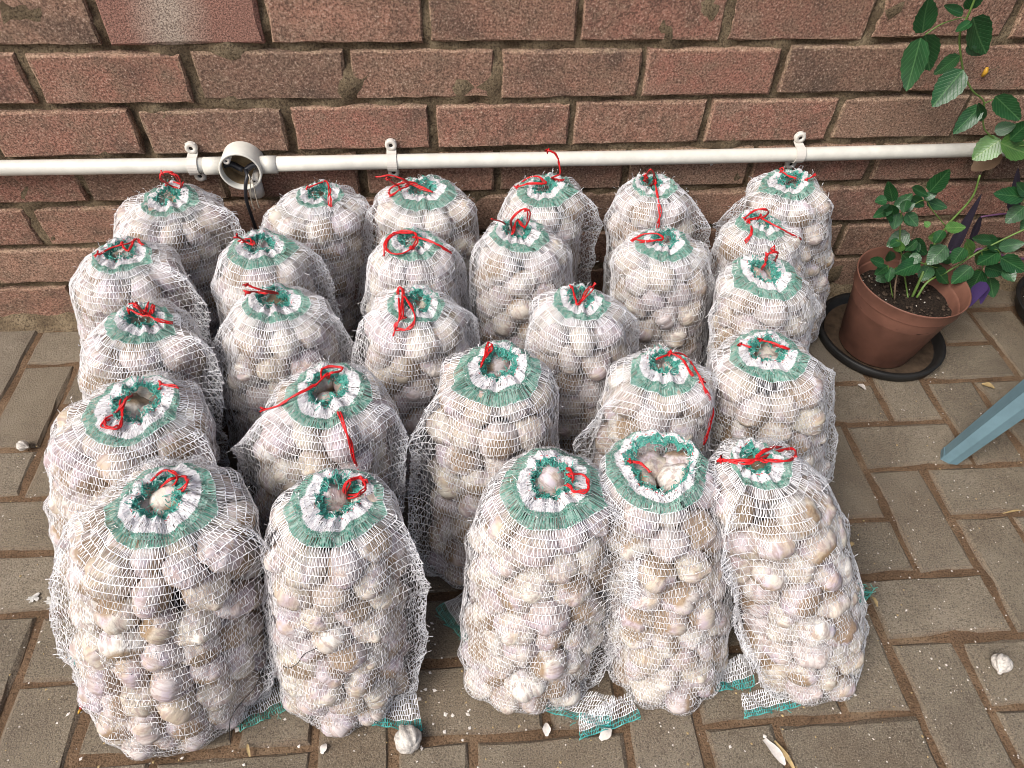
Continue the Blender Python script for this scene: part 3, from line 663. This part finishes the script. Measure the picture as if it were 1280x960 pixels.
for s in (-1, 1):
    c = MB(); V, F = lathe([(.0058, .004), (.0058, D_-.002), (.0022, D_-.0018), (.0022, D_-.008)], 14); c.add(yaxis(V, .019*-s, .0175*s), F); b_ = obj('screw_boss', c.mesh('screw_boss', M['clip'], True), jb)
    c = MB(); V, F = lathe([(.0022, D_-.004), (.0001, D_-.004)], 10); c.add(yaxis(V, .019*-s, .0175*s), F); obj('screw_hole', c.mesh('screw_hole', M['hole']), b_)
for s, ln in ((-1, .030), (1, .026)):
    c = MB(); V, F = tube([(s*.030, PY, 0), (s*(.030+ln), PY, 0)], .0142, 18); c.add(V, F); obj('pipe_socket', c.mesh('pipe_socket', M['pvc'], True), jb)
c = MB(); V, F = tube([(.011, PY, -.030), (.011, PY, -.056)], .0128, 16); c.add(V, F); obj('lower_socket', c.mesh('lower_socket', M['clip'], True), jb)
cab = thing('black_cable', (pb[0], -.02, pb[2]), 'black electric cable hanging out of the junction box behind the sacks', 'cable')
def cabpart(nm, pts, r, mt, y0=-.02):
    P0 = smooth_path([np.array(p)-np.array([pb[0], y0, pb[2]]) for p in pts], 6); c = MB(); c.add(*tube(P0, r, 8)); return obj(nm, c.mesh(nm, M[mt], True), cab)
cabpart('outer_sheath', [(pb[0]-.034, -.02, pb[2]), (pb[0]-.018, -.019, pb[2]+.002), (pb[0], -.024, pb[2]-.006)], .0052, 'cable')
cabpart('outer_sheath', [(pb[0]+.034, -.02, pb[2]), (pb[0]+.018, -.020, pb[2]), (pb[0]+.004, -.026, pb[2]-.006)], .0052, 'cable')
cabpart('hanging_cable', [atY(307, 213, -.03), atY(309, 219, -.045), atY(307, 232, -.052), atY(308, 250, -.05), atY(315, 272, -.045), atY(322, 295, -.04), atY(326, 330, -.035)], .0030, 'cable')
cabpart('bare_wire', [atY(306, 214, -.03), atY(312, 222, -.05), atY(314, 250, -.05), atY(318, 262, -.05)], .0009, 'copper')
cabpart('bare_wire', [atY(310, 216, -.03), atY(316, 228, -.05), atY(321, 250, -.05), atY(324, 260, -.05)], .0009, 'copper')

# ------------------------------------------------------------------ flowerpots
pc = atZ(1093, 428, .012); sc_ = atZ(1096, 424, 0)
sau = thing('pot_saucer', (sc_[0], sc_[1], 0), 'round black rubber saucer under the terracotta coloured pot', 'saucer')
c = MB(); c.add(*lathe([(.0005, .004), (.104, .004), (.109, .008), (.113, .020), (.118, .0215), (.1225, .020), (.119, .003), (.115, .001), (.0005, .001)], 48)); obj('dish', c.mesh('dish', M['black'], True), sau)
c = MB(); c.add(*lathe([(.0005, .0062), (.05, .0066), (.100, .0062), (.1055, .0062)], 40)); obj('dirt_film', c.mesh('dirt_film', simple('dusty_dirt', (.075, .05, .032), .9, .2, 60, .5, .5)), sau)
pot = thing('flower_pot', (pc[0], pc[1], .008), 'terracotta coloured plastic flowerpot holding the rose, right of the sacks', 'flowerpot')
pot.rotation_euler = (math.radians(1), math.radians(1.5), 0)
PH = .165
c = MB(); c.add(*lathe([(.0005, .003), (.062, .003), (.066, .0), (.069, .004), (.071, .025), (.0735, .028), (.0905, PH-.030), (.0925, PH-.026), (.0955, PH-.026)], 48)); obj('pot_body', c.mesh('pot_body', M['pot'], True), pot)
c = MB(); c.add(*lathe([(.0950, PH-.027), (.0985, PH-.003), (.1000, PH), (.0985, PH+.001), (.0965, PH-.001), (.0925, PH-.03), (.087, PH-.055)], 48)); obj('pot_rim', c.mesh('pot_rim', M['pot'], True), pot)
def soil_mesh(R_, z, seed):
    rng = np.random.default_rng(seed); V = [(0, 0, z)]; F = []; nR, nA = 9, 30
    for i in range(1, nR+1):
        for k in range(nA): a = 2*math.pi*k/nA; r_ = R_*i/nR; V.append((r_*math.cos(a), r_*math.sin(a), z+rng.normal(0, .0028)))
    for k in range(nA): F.append([0, 1+k, 1+(k+1) % nA])
    for i in range(nR-1):
        for k in range(nA): F.append([1+i*nA+k, 1+(i+1)*nA+k, 1+(i+1)*nA+(k+1) % nA, 1+i*nA+(k+1) % nA])
    return V, F
def crumbs(name, pts, r0, mat, parent, seed=3, flat=1.):
    rng = np.random.default_rng(seed); c = MB()
    for p in pts:
        V = rng.normal(size=(6, 3)); V = np.array([(1, 0, 0), (-1, 0, 0), (0, 1, 0), (0, -1, 0), (0, 0, 1), (0, 0, -1)])*rng.uniform(.5, 1.3, (6, 1))*r0*rng.uniform(.5, 1.4)
        V[:, 2] *= flat; Rm = np.array(Matrix.Rotation(rng.uniform(0, 6), 3, 'Z')); V = V@Rm.T+np.array(p)
        c.add(V, [[0, 2, 4], [2, 1, 4], [1, 3, 4], [3, 0, 4], [2, 0, 5], [1, 2, 5], [3, 1, 5], [0, 3, 5]])
    return tag(obj(name, c.mesh(name, mat), parent), kind='stuff')
V, F = soil_mesh(.0885, PH-.047, 1); c = MB(); c.add(V, F); so = obj('soil', c.mesh('soil', M['soil'], True), pot)
rg = np.random.default_rng(8)
crumbs('perlite', [(r_*math.cos(a), r_*math.sin(a), PH-.045) for r_, a in zip(.084*np.sqrt(rg.random(30)), rg.random(30)*6.28)], .0017, M['perlite'], so)
crumbs('bark_crumbs', [(r_*math.cos(a), r_*math.sin(a), PH-.044) for r_, a in zip(.084*np.sqrt(rg.random(160)), rg.random(160)*6.28)], .0030, simple('bark_dark', (.06, .04, .026), .9), so, 5)
bp_ = atZ(1345, 405, 0)
pot2 = thing('black_planter', (bp_[0], bp_[1], 0), 'low black planter with dark soil at the right edge', 'planter')
c = MB(); c.add(*lathe([(.0005, .002), (.112, .002), (.124, .012), (.130, .034), (.134, .037), (.130, .0385), (.124, .034), (.120, .02)], 44)); obj('planter_shell', c.mesh('planter_shell', M['black'], True), pot2)
V, F = soil_mesh(.122, .022, 4); c = MB(); c.add(V, F); so2 = obj('soil', c.mesh('soil', M['soil'], True), pot2)
crumbs('perlite', [(r_*math.cos(a), r_*math.sin(a), .025) for r_, a in zip(.118*np.sqrt(rg.random(120)), rg.random(120)*6.28)], .0016, M['perlite'], so2, 9)

# ------------------------------------------------------------------ leaves and stems
def leaf_mesh(seed, narrow=False, mat=None):
    """leaf of unit length along +x, half width .5 along y, tip at x=1"""
    rr = random.Random(seed); n = 12; V = []; F = []
    for i in range(n+1):
        t = i/n; wd = .5*math.sin(math.pi*min(1, t**.72))**(.75 if not narrow else 1.0) if 0 < t < 1 else .0
        if narrow: wd = .5*(1-t)**.7*min(1, .35+t*3) if t < 1 else 0
        z = -.10*math.sin(t*2.6)*1.0+.08*t; ser = (.03 if i % 2 else -.01) if not narrow else 0
        for s in (-1, -.5, 0, .5, 1): V.append((t, s*(wd+(ser if abs(s) == 1 and 0 < t < 1 else 0)), z+.22*abs(s)*wd+rr.uniform(-.008, .008)))
    for i in range(n):
        for j in range(4): F.append([i*5+j, (i+1)*5+j, (i+1)*5+j+1, i*5+j+1])
    return mesh_np('leaf', V, F, mat, True)
LEAFM = {k: [leaf_mesh(s, k in ('violet', 'bright_violet'), M[k]) for s in range(3)] for k in ('leaf', 'leaf_light', 'violet', 'bright_violet', 'dry')}
def leaf(root, b, t, wpx, depth, mat='leaf', back=False, dt=0., roll=0.):
    """from base pixel b to tip pixel t, hung in the plane y=depth (+dt at its tip)"""
    A = atY(*b, depth); B = atY(*t, depth+dt); d = B-A; L = np.linalg.norm(d); zc = (A-CAM)@CF; wdt = wpx*zc/FPX
    x = d/L; view = CAM-(A+B)/2; view /= np.linalg.norm(view); view = view+np.array([rr.uniform(-.3, .3), 0, rr.uniform(0, .4)]); z = view-x*(view@x); z /= np.linalg.norm(z)
    if back: z = -z
    if roll: z = z*math.cos(roll)+np.cross(x, z)*math.sin(roll)
    y = np.cross(z, x); mt = Matrix(((x[0]*L, y[0]*wdt, z[0]*L*.55, A[0]), (x[1]*L, y[1]*wdt, z[1]*L*.55, A[1]), (x[2]*L, y[2]*wdt, z[2]*L*.55, A[2]), (0, 0, 0, 1)))
    o = obj('leaf', rr.choice(LEAFM[mat]), root); o.matrix_local = Matrix.Translation(-Vector(root.location)) @ mt; return o
def stem(root, pts, r, mat='stem', nm='stem'):
    P0 = smooth_path([atY(x, y, d_)-np.array(root.location) for x, y, d_ in pts], 5); c = MB(); c.add(*tube(P0, np.linspace(r, r*.6, len(P0)), 7)); return obj(nm, c.mesh(nm, M[mat], True), root)
def petiole(root, pts): return stem(root, pts, .0011, 'stem', 'leaf_stalk')
r0 = atY(1223, -40, -.09)
up = thing('climbing_rose', tuple(r0), 'rose shoot with large glossy leaves hanging in front of the wall at upper right', 'plant')
stem(up, [(1235, -90, -.10), (1224, -20, -.09), (1212, 15, -.085), (1200, 42, -.08), (1201, 70, -.08), (1206, 95, -.075), (1216, 114, -.075), (1230, 128, -.07), (1230, 160, -.07), (1252, 178, -.07), (1278, 182, -.08), (1330, 175, -.1)], .0018)
petiole(up, [(1157, 43, -.09), (1175, 31, -.09), (1195, 24, -.085), (1206, 22, -.085)]); petiole(up, [(1203, 88, -.085), (1206, 95, -.076)]); petiole(up, [(1229, 130, -.07), (1246, 122, -.06)])
for b, t, w_, mt, bk in [((1153,41),(1161,-4),28,'leaf',0), ((1157,43),(1162,88),29,'leaf',0), ((1151,47),(1133,114),30,'leaf',0), ((1200,69),(1167,93),18,'leaf',0),
        ((1204,87),(1165,134),33,'leaf',0), ((1216,22),(1232,67),34,'leaf',0), ((1214,27),(1194,40),12,'leaf',0), ((1204,17),(1179,7),13,'leaf',0), ((1212,12),(1223,-14),20,'leaf',0),
        ((1210,55),(1229,69),16,'leaf',1), ((1227,132),(1191,168),22,'leaf',0), ((1244,120),(1275,150),25,'leaf',0), ((1251,174),(1215,200),30,'leaf_light',0), ((1250,178),(1287,193),32,'leaf_light',0),
        ((1243,164),(1270,156),17,'leaf',0), ((1229,150),(1222,128),12,'leaf',0), ((1262,175),(1290,150),22,'leaf',0)]:
    leaf(up, b, t, w_, -.085+rr.uniform(-.01, .012), mt, bool(bk), rr.uniform(-.015, .02))
leaf(up, (1252,187), (1214,213), 27, -.055, 'dry', False, .02)
lr = random.Random(21)
def unseen_leaf(root, P, L, wd, mt='leaf'):  # leaf added only outside the camera view, to hold back sky light
    u, v, z = px(P)
    if z > 0 and -60 < u < 1345 and -70 < v < 1030: return
    o = obj('leaf', lr.choice(LEAFM[mt]), root, np.array(P)-np.array(root.location), (lr.uniform(-.8, .8), lr.uniform(0, 1.4), lr.uniform(0, 6.28)), (L, wd, L*.55)); return o
for _ in range(130): unseen_leaf(up, (lr.uniform(1.15, 2.2), lr.uniform(-.42, -.04), lr.uniform(.72, 1.25)), lr.uniform(.05, .075), lr.uniform(.03, .045))  # made-up canopy above the frame, added to shade the right side
for k in range(4):  # unseen stems that carry the added canopy
    a = 1.35+k*.22; P0 = smooth_path([(a-r0[0], .05, 1.35-r0[2]), (a+.06-r0[0], -.05, 1.1-r0[2]), (a+.02-r0[0], -.12, .86-r0[2])], 6); c = MB(); c.add(*tube(P0, .003, 6)); obj('stem', c.mesh('stem', M['stem'], True), up)
rp = thing('rose_plant', (pc[0], pc[1], .12), 'small rose bush with dark green leaves growing in the terracotta coloured pot', 'plant')
Yp = pc[1]
d1, d2, d3 = Yp+.05, Yp+.01, Yp-.01
stem(rp, [(1140, 372, Yp), (1152, 345, Yp+.01), (1166, 309, d1), (1183, 284, d1), (1189, 276, d1), (1215, 247, d1), (1225, 219, d1)], .0026)
stem(rp, [(1118, 376, Yp-.01), (1120, 350, Yp), (1128, 320, d1), (1138, 298, d1), (1143, 282, d1)], .0018, 'twig', 'dead_twig')
stem(rp, [(1146, 372, Yp-.01), (1160, 352, Yp), (1185, 339, d2), (1227, 313, d2), (1278, 288, d2), (1310, 276, d2)], .0022)
stem(rp, [(1135, 372, Yp), (1130, 340, d1), (1125, 300, d1), (1127, 262, d1)], .0016)
petiole(rp, [(1183, 284, d1), (1165, 262, d1), (1155, 250, d1), (1130, 262, d1), (1116, 256, d1)]); petiole(rp, [(1116, 372, Yp), (1112, 350, d2), (1110, 332, d2)])
petiole(rp, [(1150, 328, d2), (1165, 333, d2), (1185, 338, d2)]); petiole(rp, [(1227, 313, d2), (1246, 312, d2), (1252, 322, d2)]); petiole(rp, [(1227, 313, d2), (1228, 325, d2), (1228, 338, d2)])
for k, (b, t, w_) in enumerate([((1116,252),(1110,226),15), ((1119,260),(1141,242),15), ((1116,258),(1091,272),14), ((1122,265),(1117,287),17), ((1133,266),(1147,283),15), ((1162,240),(1188,211),20),
        ((1155,249),(1173,238),11), ((1158,252),(1184,260),14), ((1140,234),(1160,245),12), ((1139,247),(1155,258),15), ((1129,263),(1144,254),11), ((1137,292),(1108,308),22), ((1139,301),(1158,318),19)]):
    leaf(rp, b, t, w_, d1+rr.uniform(-.015, .01), 'leaf', False, rr.uniform(-.02, .01))
for b, t, w_, mt in [((1181,285),(1207,284),15,'leaf_light'), ((1179,288),(1168,304),13,'leaf'), ((1162,283),(1155,277),8,'leaf_light'), ((1183,307),(1159,331),23,'leaf'), ((1150,328),(1117,342),21,'leaf'), ((1162,332),(1151,352),19,'leaf'),
        ((1170,336),(1184,354),17,'leaf'), ((1105,330),(1087,324),13,'leaf'), ((1110,332),(1093,344),12,'leaf'), ((1113,326),(1112,313),12,'leaf'), ((1114,334),(1110,353),12,'leaf'), ((1214,333),(1189,355),20,'leaf'),
        ((1227,338),(1213,366),21,'leaf'), ((1251,322),(1281,339),22,'leaf'), ((1248,309),(1281,304),17,'leaf'), ((1239,301),(1214,298),14,'leaf'), ((1248,315),(1221,331),22,'leaf'), ((1231,334),(1256,341),20,'leaf'),
        ((1237,347),(1242,372),17,'leaf'), ((1231,297),(1251,313),18,'leaf'), ((1256,335),(1268,352),16,'leaf'), ((1205,310),(1190,330),18,'leaf'), ((1128,318),(1142,332),15,'leaf'), ((1150,318),(1136,330),14,'leaf')]:
    leaf(rp, b, t, w_, d2+rr.uniform(-.015, .015), mt, False, rr.uniform(-.025, .01))
for cx_, cy_, n_, sp_x, sp_y in ((1128, 262, 5, 22, 18), (1150, 310, 9, 30, 18), (1200, 335, 7, 30, 16), (1240, 325, 6, 24, 18), (1120, 335, 4, 18, 12)):
    for _ in range(n_):
        bx_, by_ = cx_+rr.uniform(-sp_x, sp_x), cy_+rr.uniform(-sp_y, sp_y); a = rr.uniform(0, 6.28); q_ = rr.uniform(15, 24)
        leaf(rp, (bx_, by_), (bx_+q_*math.cos(a), by_+q_*.8*math.sin(a)), rr.uniform(11, 17), d1-.01+rr.uniform(-.02, .02), rr.choice(('leaf', 'leaf', 'leaf', 'leaf_light')), False, rr.uniform(-.02, .02), rr.uniform(-.4, .4))
leaf(rp, (1163,286), (1159,275), 7, d1, 'dry')
vp = thing('purple_heart_plant', (bp_[0], bp_[1], .02), 'purple leaved plant with violet stems reaching in from the right edge', 'plant')
dV = bp_[1]+.05
stem(vp, [(1330, 380, bp_[1]), (1300, 330, dV), (1262, 322, d1+.02), (1227, 311, d1+.02), (1214, 316, d1+.02), (1187, 315, d1+.02)], .0030, 'vstem', 'purple_stem')
stem(vp, [(1335, 380, bp_[1]), (1310, 300, dV), (1290, 271, dV), (1260, 267, dV), (1226, 271, dV)], .0028, 'vstem', 'purple_stem')
leaf(vp, (1187,318), (1228,241), 17, d1+.03, 'violet'); leaf(vp, (1226,271), (1203,330), 10, dV+.01, 'violet'); leaf(vp, (1266,268), (1273,208), 17, dV, 'violet')
leaf(vp, (1229,352), (1211,384), 22, Yp-.02, 'bright_violet'); leaf(vp, (1232,354), (1226,380), 16, Yp-.02, 'bright_violet'); leaf(vp, (1290,275), (1310,240), 18, dV, 'violet')
rp2 = thing('second_rose', (bp_[0], bp_[1]+.02, .02), 'green rose twigs with pointed leaves above the planter at right, unseen leaves added for shade', 'plant')
stem(rp2, [(1350, 390, bp_[1]), (1335, 310, bp_[1]+.02), (1310, 262, bp_[1]+.02), (1292, 235, bp_[1]+.02)], .0022)
for _ in range(130): unseen_leaf(rp2, (lr.uniform(1.5, 2.2), lr.uniform(-.38, -.03), lr.uniform(.10, .75)), lr.uniform(.045, .07), lr.uniform(.026, .04))  # extra foliage out of view, added to darken the right floor
petiole(rp2, [(1310, 262, bp_[1]+.02), (1292, 256, bp_[1]+.02), (1279, 252, bp_[1]+.02)])
for b, t, w_ in [((1281,246),(1241,242),21), ((1281,258),(1257,279),21), ((1284,250),(1296,230),18), ((1300,262),(1276,288),20), ((1283,243),(1270,228),15)]:
    leaf(rp2, b, t, w_, bp_[1]+.02+rr.uniform(-.01, .01))

# ------------------------------------------------------------------ plastic chair (only a foot reaches into the picture)
ft = atZ(1186, 572, 0)
chair = thing('plastic_chair', (ft[0], ft[1], 0), 'pale blue grey plastic chair leg leaning in from the right edge', 'chair')
def chair_leg(foot, top, ang, nm='leg'):
    foot, top = np.array(foot, float), np.array(top, float); c = MB(); P0 = np.linspace(foot, top, 8); sec = []
    u = np.array([math.cos(ang), math.sin(ang), 0]); v = np.array([-math.sin(ang), math.cos(ang), 0])
    n = 8
    for i, p in enumerate(P0):
        s = .0135+.0125*i/7
        sh = [(-s, -s*.8), (0, -s*1.05), (s, -s*.8), (s, s*.8), (s-.003, s*.8), (s-.003, -s*.55), (-s+.003, -s*.55), (-s+.003, s*.8), (-s, s*.8)]
        sec.append([p+u*a+v*b for a, b in sh])
    k = len(sh); V = [q for s_ in sec for q in s_]
    F = [[i*k+j, i*k+(j+1) % k, (i+1)*k+(j+1) % k, (i+1)*k+j] for i in range(7) for j in range(k)]+[list(range(k))[::-1]]
    c.add(V, F)
    bx = [foot+u*a+v*b+np.array([0, 0, z_]) for z_ in (0, .010) for a, b in ((-.013, -.009), (.013, -.009), (.013, .011), (-.013, .011))]
    c.add(bx, [[0, 1, 2, 3][::-1], [4, 5, 6, 7], [0, 1, 5, 4], [1, 2, 6, 5], [2, 3, 7, 6], [3, 0, 4, 7]])
    return obj(nm, c.mesh(nm, M['blue']), chair)
leg_dir = np.array([.135, -.0, .42])
chair_leg((0, 0, 0), leg_dir, math.radians(-30)); chair_leg((.52, .02, 0), (.36, -.02, .42), math.radians(40)); chair_leg((.02, -.46, 0), (.20, -.36, .42), math.radians(-30)); chair_leg((.52, -.46, 0), (.36, -.36, .42), math.radians(40))
c = MB(); n = 40; top = []; 
for zz, k in ((.400, .94), (.425, 1.), (.437, .99), (.440, .93)):
    top.append([(.28+.205*k*math.copysign(abs(math.cos(a))**.55, math.cos(a)), -.19+.215*k*math.copysign(abs(math.sin(a))**.55, math.sin(a)), zz) for a in np.linspace(0, 2*math.pi, n, endpoint=False)])
V = [p for r_ in top for p in r_]; F = [[i*n+j, i*n+(j+1) % n, (i+1)*n+(j+1) % n, (i+1)*n+j] for i in range(3) for j in range(n)]+[[3*n+j for j in range(n)], list(range(n))[::-1]]
c.add(V, F); obj('seat', c.mesh('seat', M['blue']), chair)
c = MB()
for k in range(5): c.add(*tube([(.47+.02*0, -.36+k*.085, .43), (.52, -.37+k*.09, .62), (.56, -.37+k*.09, .80)], .012, 8))
c.add(*tube([(.56, -.40, .80), (.575, -.19, .83), (.56, .02, .80)], .022, 10)); obj('backrest', c.mesh('backrest', M['blue'], True), chair)

# ------------------------------------------------------------------ small things on the ground and wall
def lying_bulb(xy, s, rot, label, z=.016):
    p = atZ(*xy, z); o = obj('garlic_bulb', mesh_np('garlic_bulb', *bulb_mesh(5, 30, .30, .12), M['bulb_white'], True), None, p, rot, (s, s, s*1.15)); return tag(o, label, 'garlic bulb')
lying_bulb((510, 924), .68, (math.radians(115), 0, math.radians(-155)), 'loose white garlic bulb lying by the corner of the second front sack', .014)
lying_bulb((1252, 829), .52, (math.radians(100), 0, math.radians(-40)), 'small loose garlic bulb on the paving at right', .012)
lying_bulb((28, 557), .36, (math.radians(100), .2, math.radians(70)), 'tan dried garlic bulb in the paving joint at left', .009)
def flake(xy, L, W, ang, mat, nm, label, cat, z=.002, curl=.3):
    p = atZ(*xy, z); c = MB(); V = []; F = []; n = 6
    for i in range(n+1):
        t = i/n; wd = W/2*math.sin(math.pi*min(.97, max(.08, t)))**.6*rr.uniform(.8, 1.15)
        for s in (-1, 0, 1): V.append(((t-.5)*L, s*wd, abs(s)*wd*curl+.003*math.sin(t*3)+rr.uniform(0, .0006)))
    for i in range(n):
        for j in range(2): F.append([i*3+j, (i+1)*3+j, (i+1)*3+j+1, i*3+j+1])
    nv = len(V); V += [(x, y, z_-.0005) for x, y, z_ in V]; F += [[a+nv for a in f][::-1] for f in list(F)]
    c.add(V, F); o = obj(nm, c.mesh(nm, M[mat], True), None, p, (0, 0, ang)); return tag(o, label, cat)
flake((683, 912), .016, .010, 1.5, 'skin', 'skin_flake', 'pale papery garlic skin on the paving below the middle front sack', 'garlic skin')
flake((757, 918), .020, .012, .6, 'skin', 'skin_flake', 'crumpled garlic skin beside the teal hem between two front sacks', 'garlic skin')
flake((968, 940), .036, .013, -1.1, 'skin', 'skin_flake', 'long pale strip of garlic skin near the bottom edge right of centre', 'garlic skin')
flake((981, 945), .040, .006, -1.2, 'husk', 'husk_strip', 'thin brown husk strip near the bottom edge right of centre', 'husk')
flake((1064, 681), .012, .006, .5, 'husk', 'husk_strip', 'small tan husk beside the right front sack', 'husk')
flake((1093, 752), .016, .005, 1.7, 'husk', 'husk_strip', 'tan husk lying in the joint by the green hem corner', 'husk')
flake((1077, 484), .016, .010, -1.0, 'skin', 'skin_flake', 'white skin flake on the paving in front of the black saucer', 'garlic skin')
flake((1235, 483), .022, .013, -.6, 'husk', 'fallen_leaf', 'small yellowish fallen leaf on the paving behind the blue leg', 'leaf')
flake((1030, 367), .026, .014, .1, 'husk', 'fallen_leaf', 'dull olive fallen leaf at the rear edge of the saucer', 'leaf', .03)
flake((405, 936), .012, .009, 1.2, 'skin', 'skin_flake', 'white crumb of skin on the joint below the front sacks', 'garlic skin')
flake((165, 925), .020, .004, -1.3, 'skin', 'skin_flake', 'white thread of skin hanging under the big front left sack', 'garlic skin')
flake((1265, 640), .034, .003, .1, 'husk', 'husk_strip', 'pale curved straw on the paving at the right edge', 'husk')
flake((311, 938), .016, .004, 1.9, 'husk', 'husk_strip', 'tan straw on the paving under the big front left sack', 'husk')
p = atZ(103, 879, .004); ch = thing('chili', tuple(p), 'tiny red chili with yellow tip lying in the paving joint at lower left', 'chili')
c = MB(); c.add(*tube([(.001, .012, 0), (.0005, .002, .0005), (0, -.008, 0)], [.0008, .0026, .0018], 8)); obj('pod', c.mesh('pod', M['chili'], True), ch)
c = MB(); c.add(*tube([(0, -.008, 0), (-.001, -.0105, 0), (-.0015, -.013, 0)], [.0018, .0016, .0006], 7)); obj('tip', c.mesh('tip', M['wasp'], True), ch)
pts = []
for _ in range(420):
    x, y = rg.uniform(0, 1280), rg.uniform(560, 960); p = atZ(x, y, .001); pts.append((p[0], p[1], .0008))
for _ in range(160): p = atZ(rg.uniform(1040, 1280), rg.uniform(380, 960), .001); pts.append((p[0], p[1], .0008))
crumbs('husk_crumbs', pts, .0013, M['skin'], None, 6, .5)
pts = [(atZ(rg.uniform(0, 1280), rg.uniform(480, 960), .001)) for _ in range(300)]
crumbs('straw_crumbs', [(p[0], p[1], .0008) for p in pts], .0016, M['husk'], None, 7, .4)
lit = []
for _ in range(60): p = atZ(rg.uniform(20, 1270), rg.uniform(700, 958), .001); lit.append((p[0], p[1], .0012))
for _ in range(26): p = atZ(rg.uniform(520, 590), rg.uniform(760, 950), .001); lit.append((p[0], p[1], .0012))
crumbs('skin_litter', lit, .0026, M['skin'], None, 12, .22)
# dried white splash on the paver at left
def splash(cx, cy, r, seed):
    rng = np.random.default_rng(seed); p = atZ(cx, cy, 0); n = 22; V = [(0, 0, .0032)]; F = []
    for k in range(n): a = 2*math.pi*k/n; q = r*rng.uniform(.35, 1.)*(1.4 if rng.random() < .2 else 1); V.append((q*math.cos(a), q*math.sin(a)*.8, .0015))
    F = [[0, 1+k, 1+(k+1) % n] for k in range(n)]; o = obj('lime_splash', mesh_np('lime_splash', V, F, M['chalk']), None, (p[0], p[1], .0006)); return o
tag(splash(43, 748, .011, 1), 'larger dried white splash on the paver at lower left', 'stain'); tag(splash(66, 752, .013, 2), 'thin ragged white splash nearest the big front left sack', 'stain')
# yellow withered buds on the wall and a white speck
bd = thing('withered_bud', tuple(atY(1231, 90, -.006)), 'yellow withered flower bud stuck to the wall among the rose leaves', 'bud')
c = MB(); c.add(*tube([(0, 0, .008), (0, -.002, .002), (0, 0, -.007)], [.002, .004, .003], 8)); obj('bud', c.mesh('bud', M['wasp'], True), bd)
c = MB(); c.add(*tube([(.002, 0, .006), (.012, -.002, .004), (.02, 0, .009)], .0009, 5)); obj('stalk', c.mesh('stalk', M['twig'], True), bd)
fl_ = crumbs('lime_speck', [atY(889, 205, -.003)], .006, M['chalk'], None, 2, .8); del fl_['kind']; tag(fl_, 'small white lime speck on the brick just below the pipe', 'speck')
# dark hairs of thread caught on two front sacks
for n, line, lab in ((24, [(354, 833), (362, 835), (372, 829), (380, 818), (392, 812), (405, 806)], ''), (23, [(287, 925), (288, 900), (300, 880), (318, 860), (330, 835)], '')):
    root, bt, base = SACKS[n]; P0 = []
    for x, y in line:
        d = ray(x, y); d /= np.linalg.norm(d); h = bt.ray_cast(Vector(CAM-base), Vector(d)); P0.append(np.array(h[0])-d*.002 if h[0] else atZ(x, y, .003)-base)
    c = MB(); c.add(*tube(smooth_path(P0, 5), .0005, 4)); obj('dark_thread', c.mesh('dark_thread', M['hair']), root)
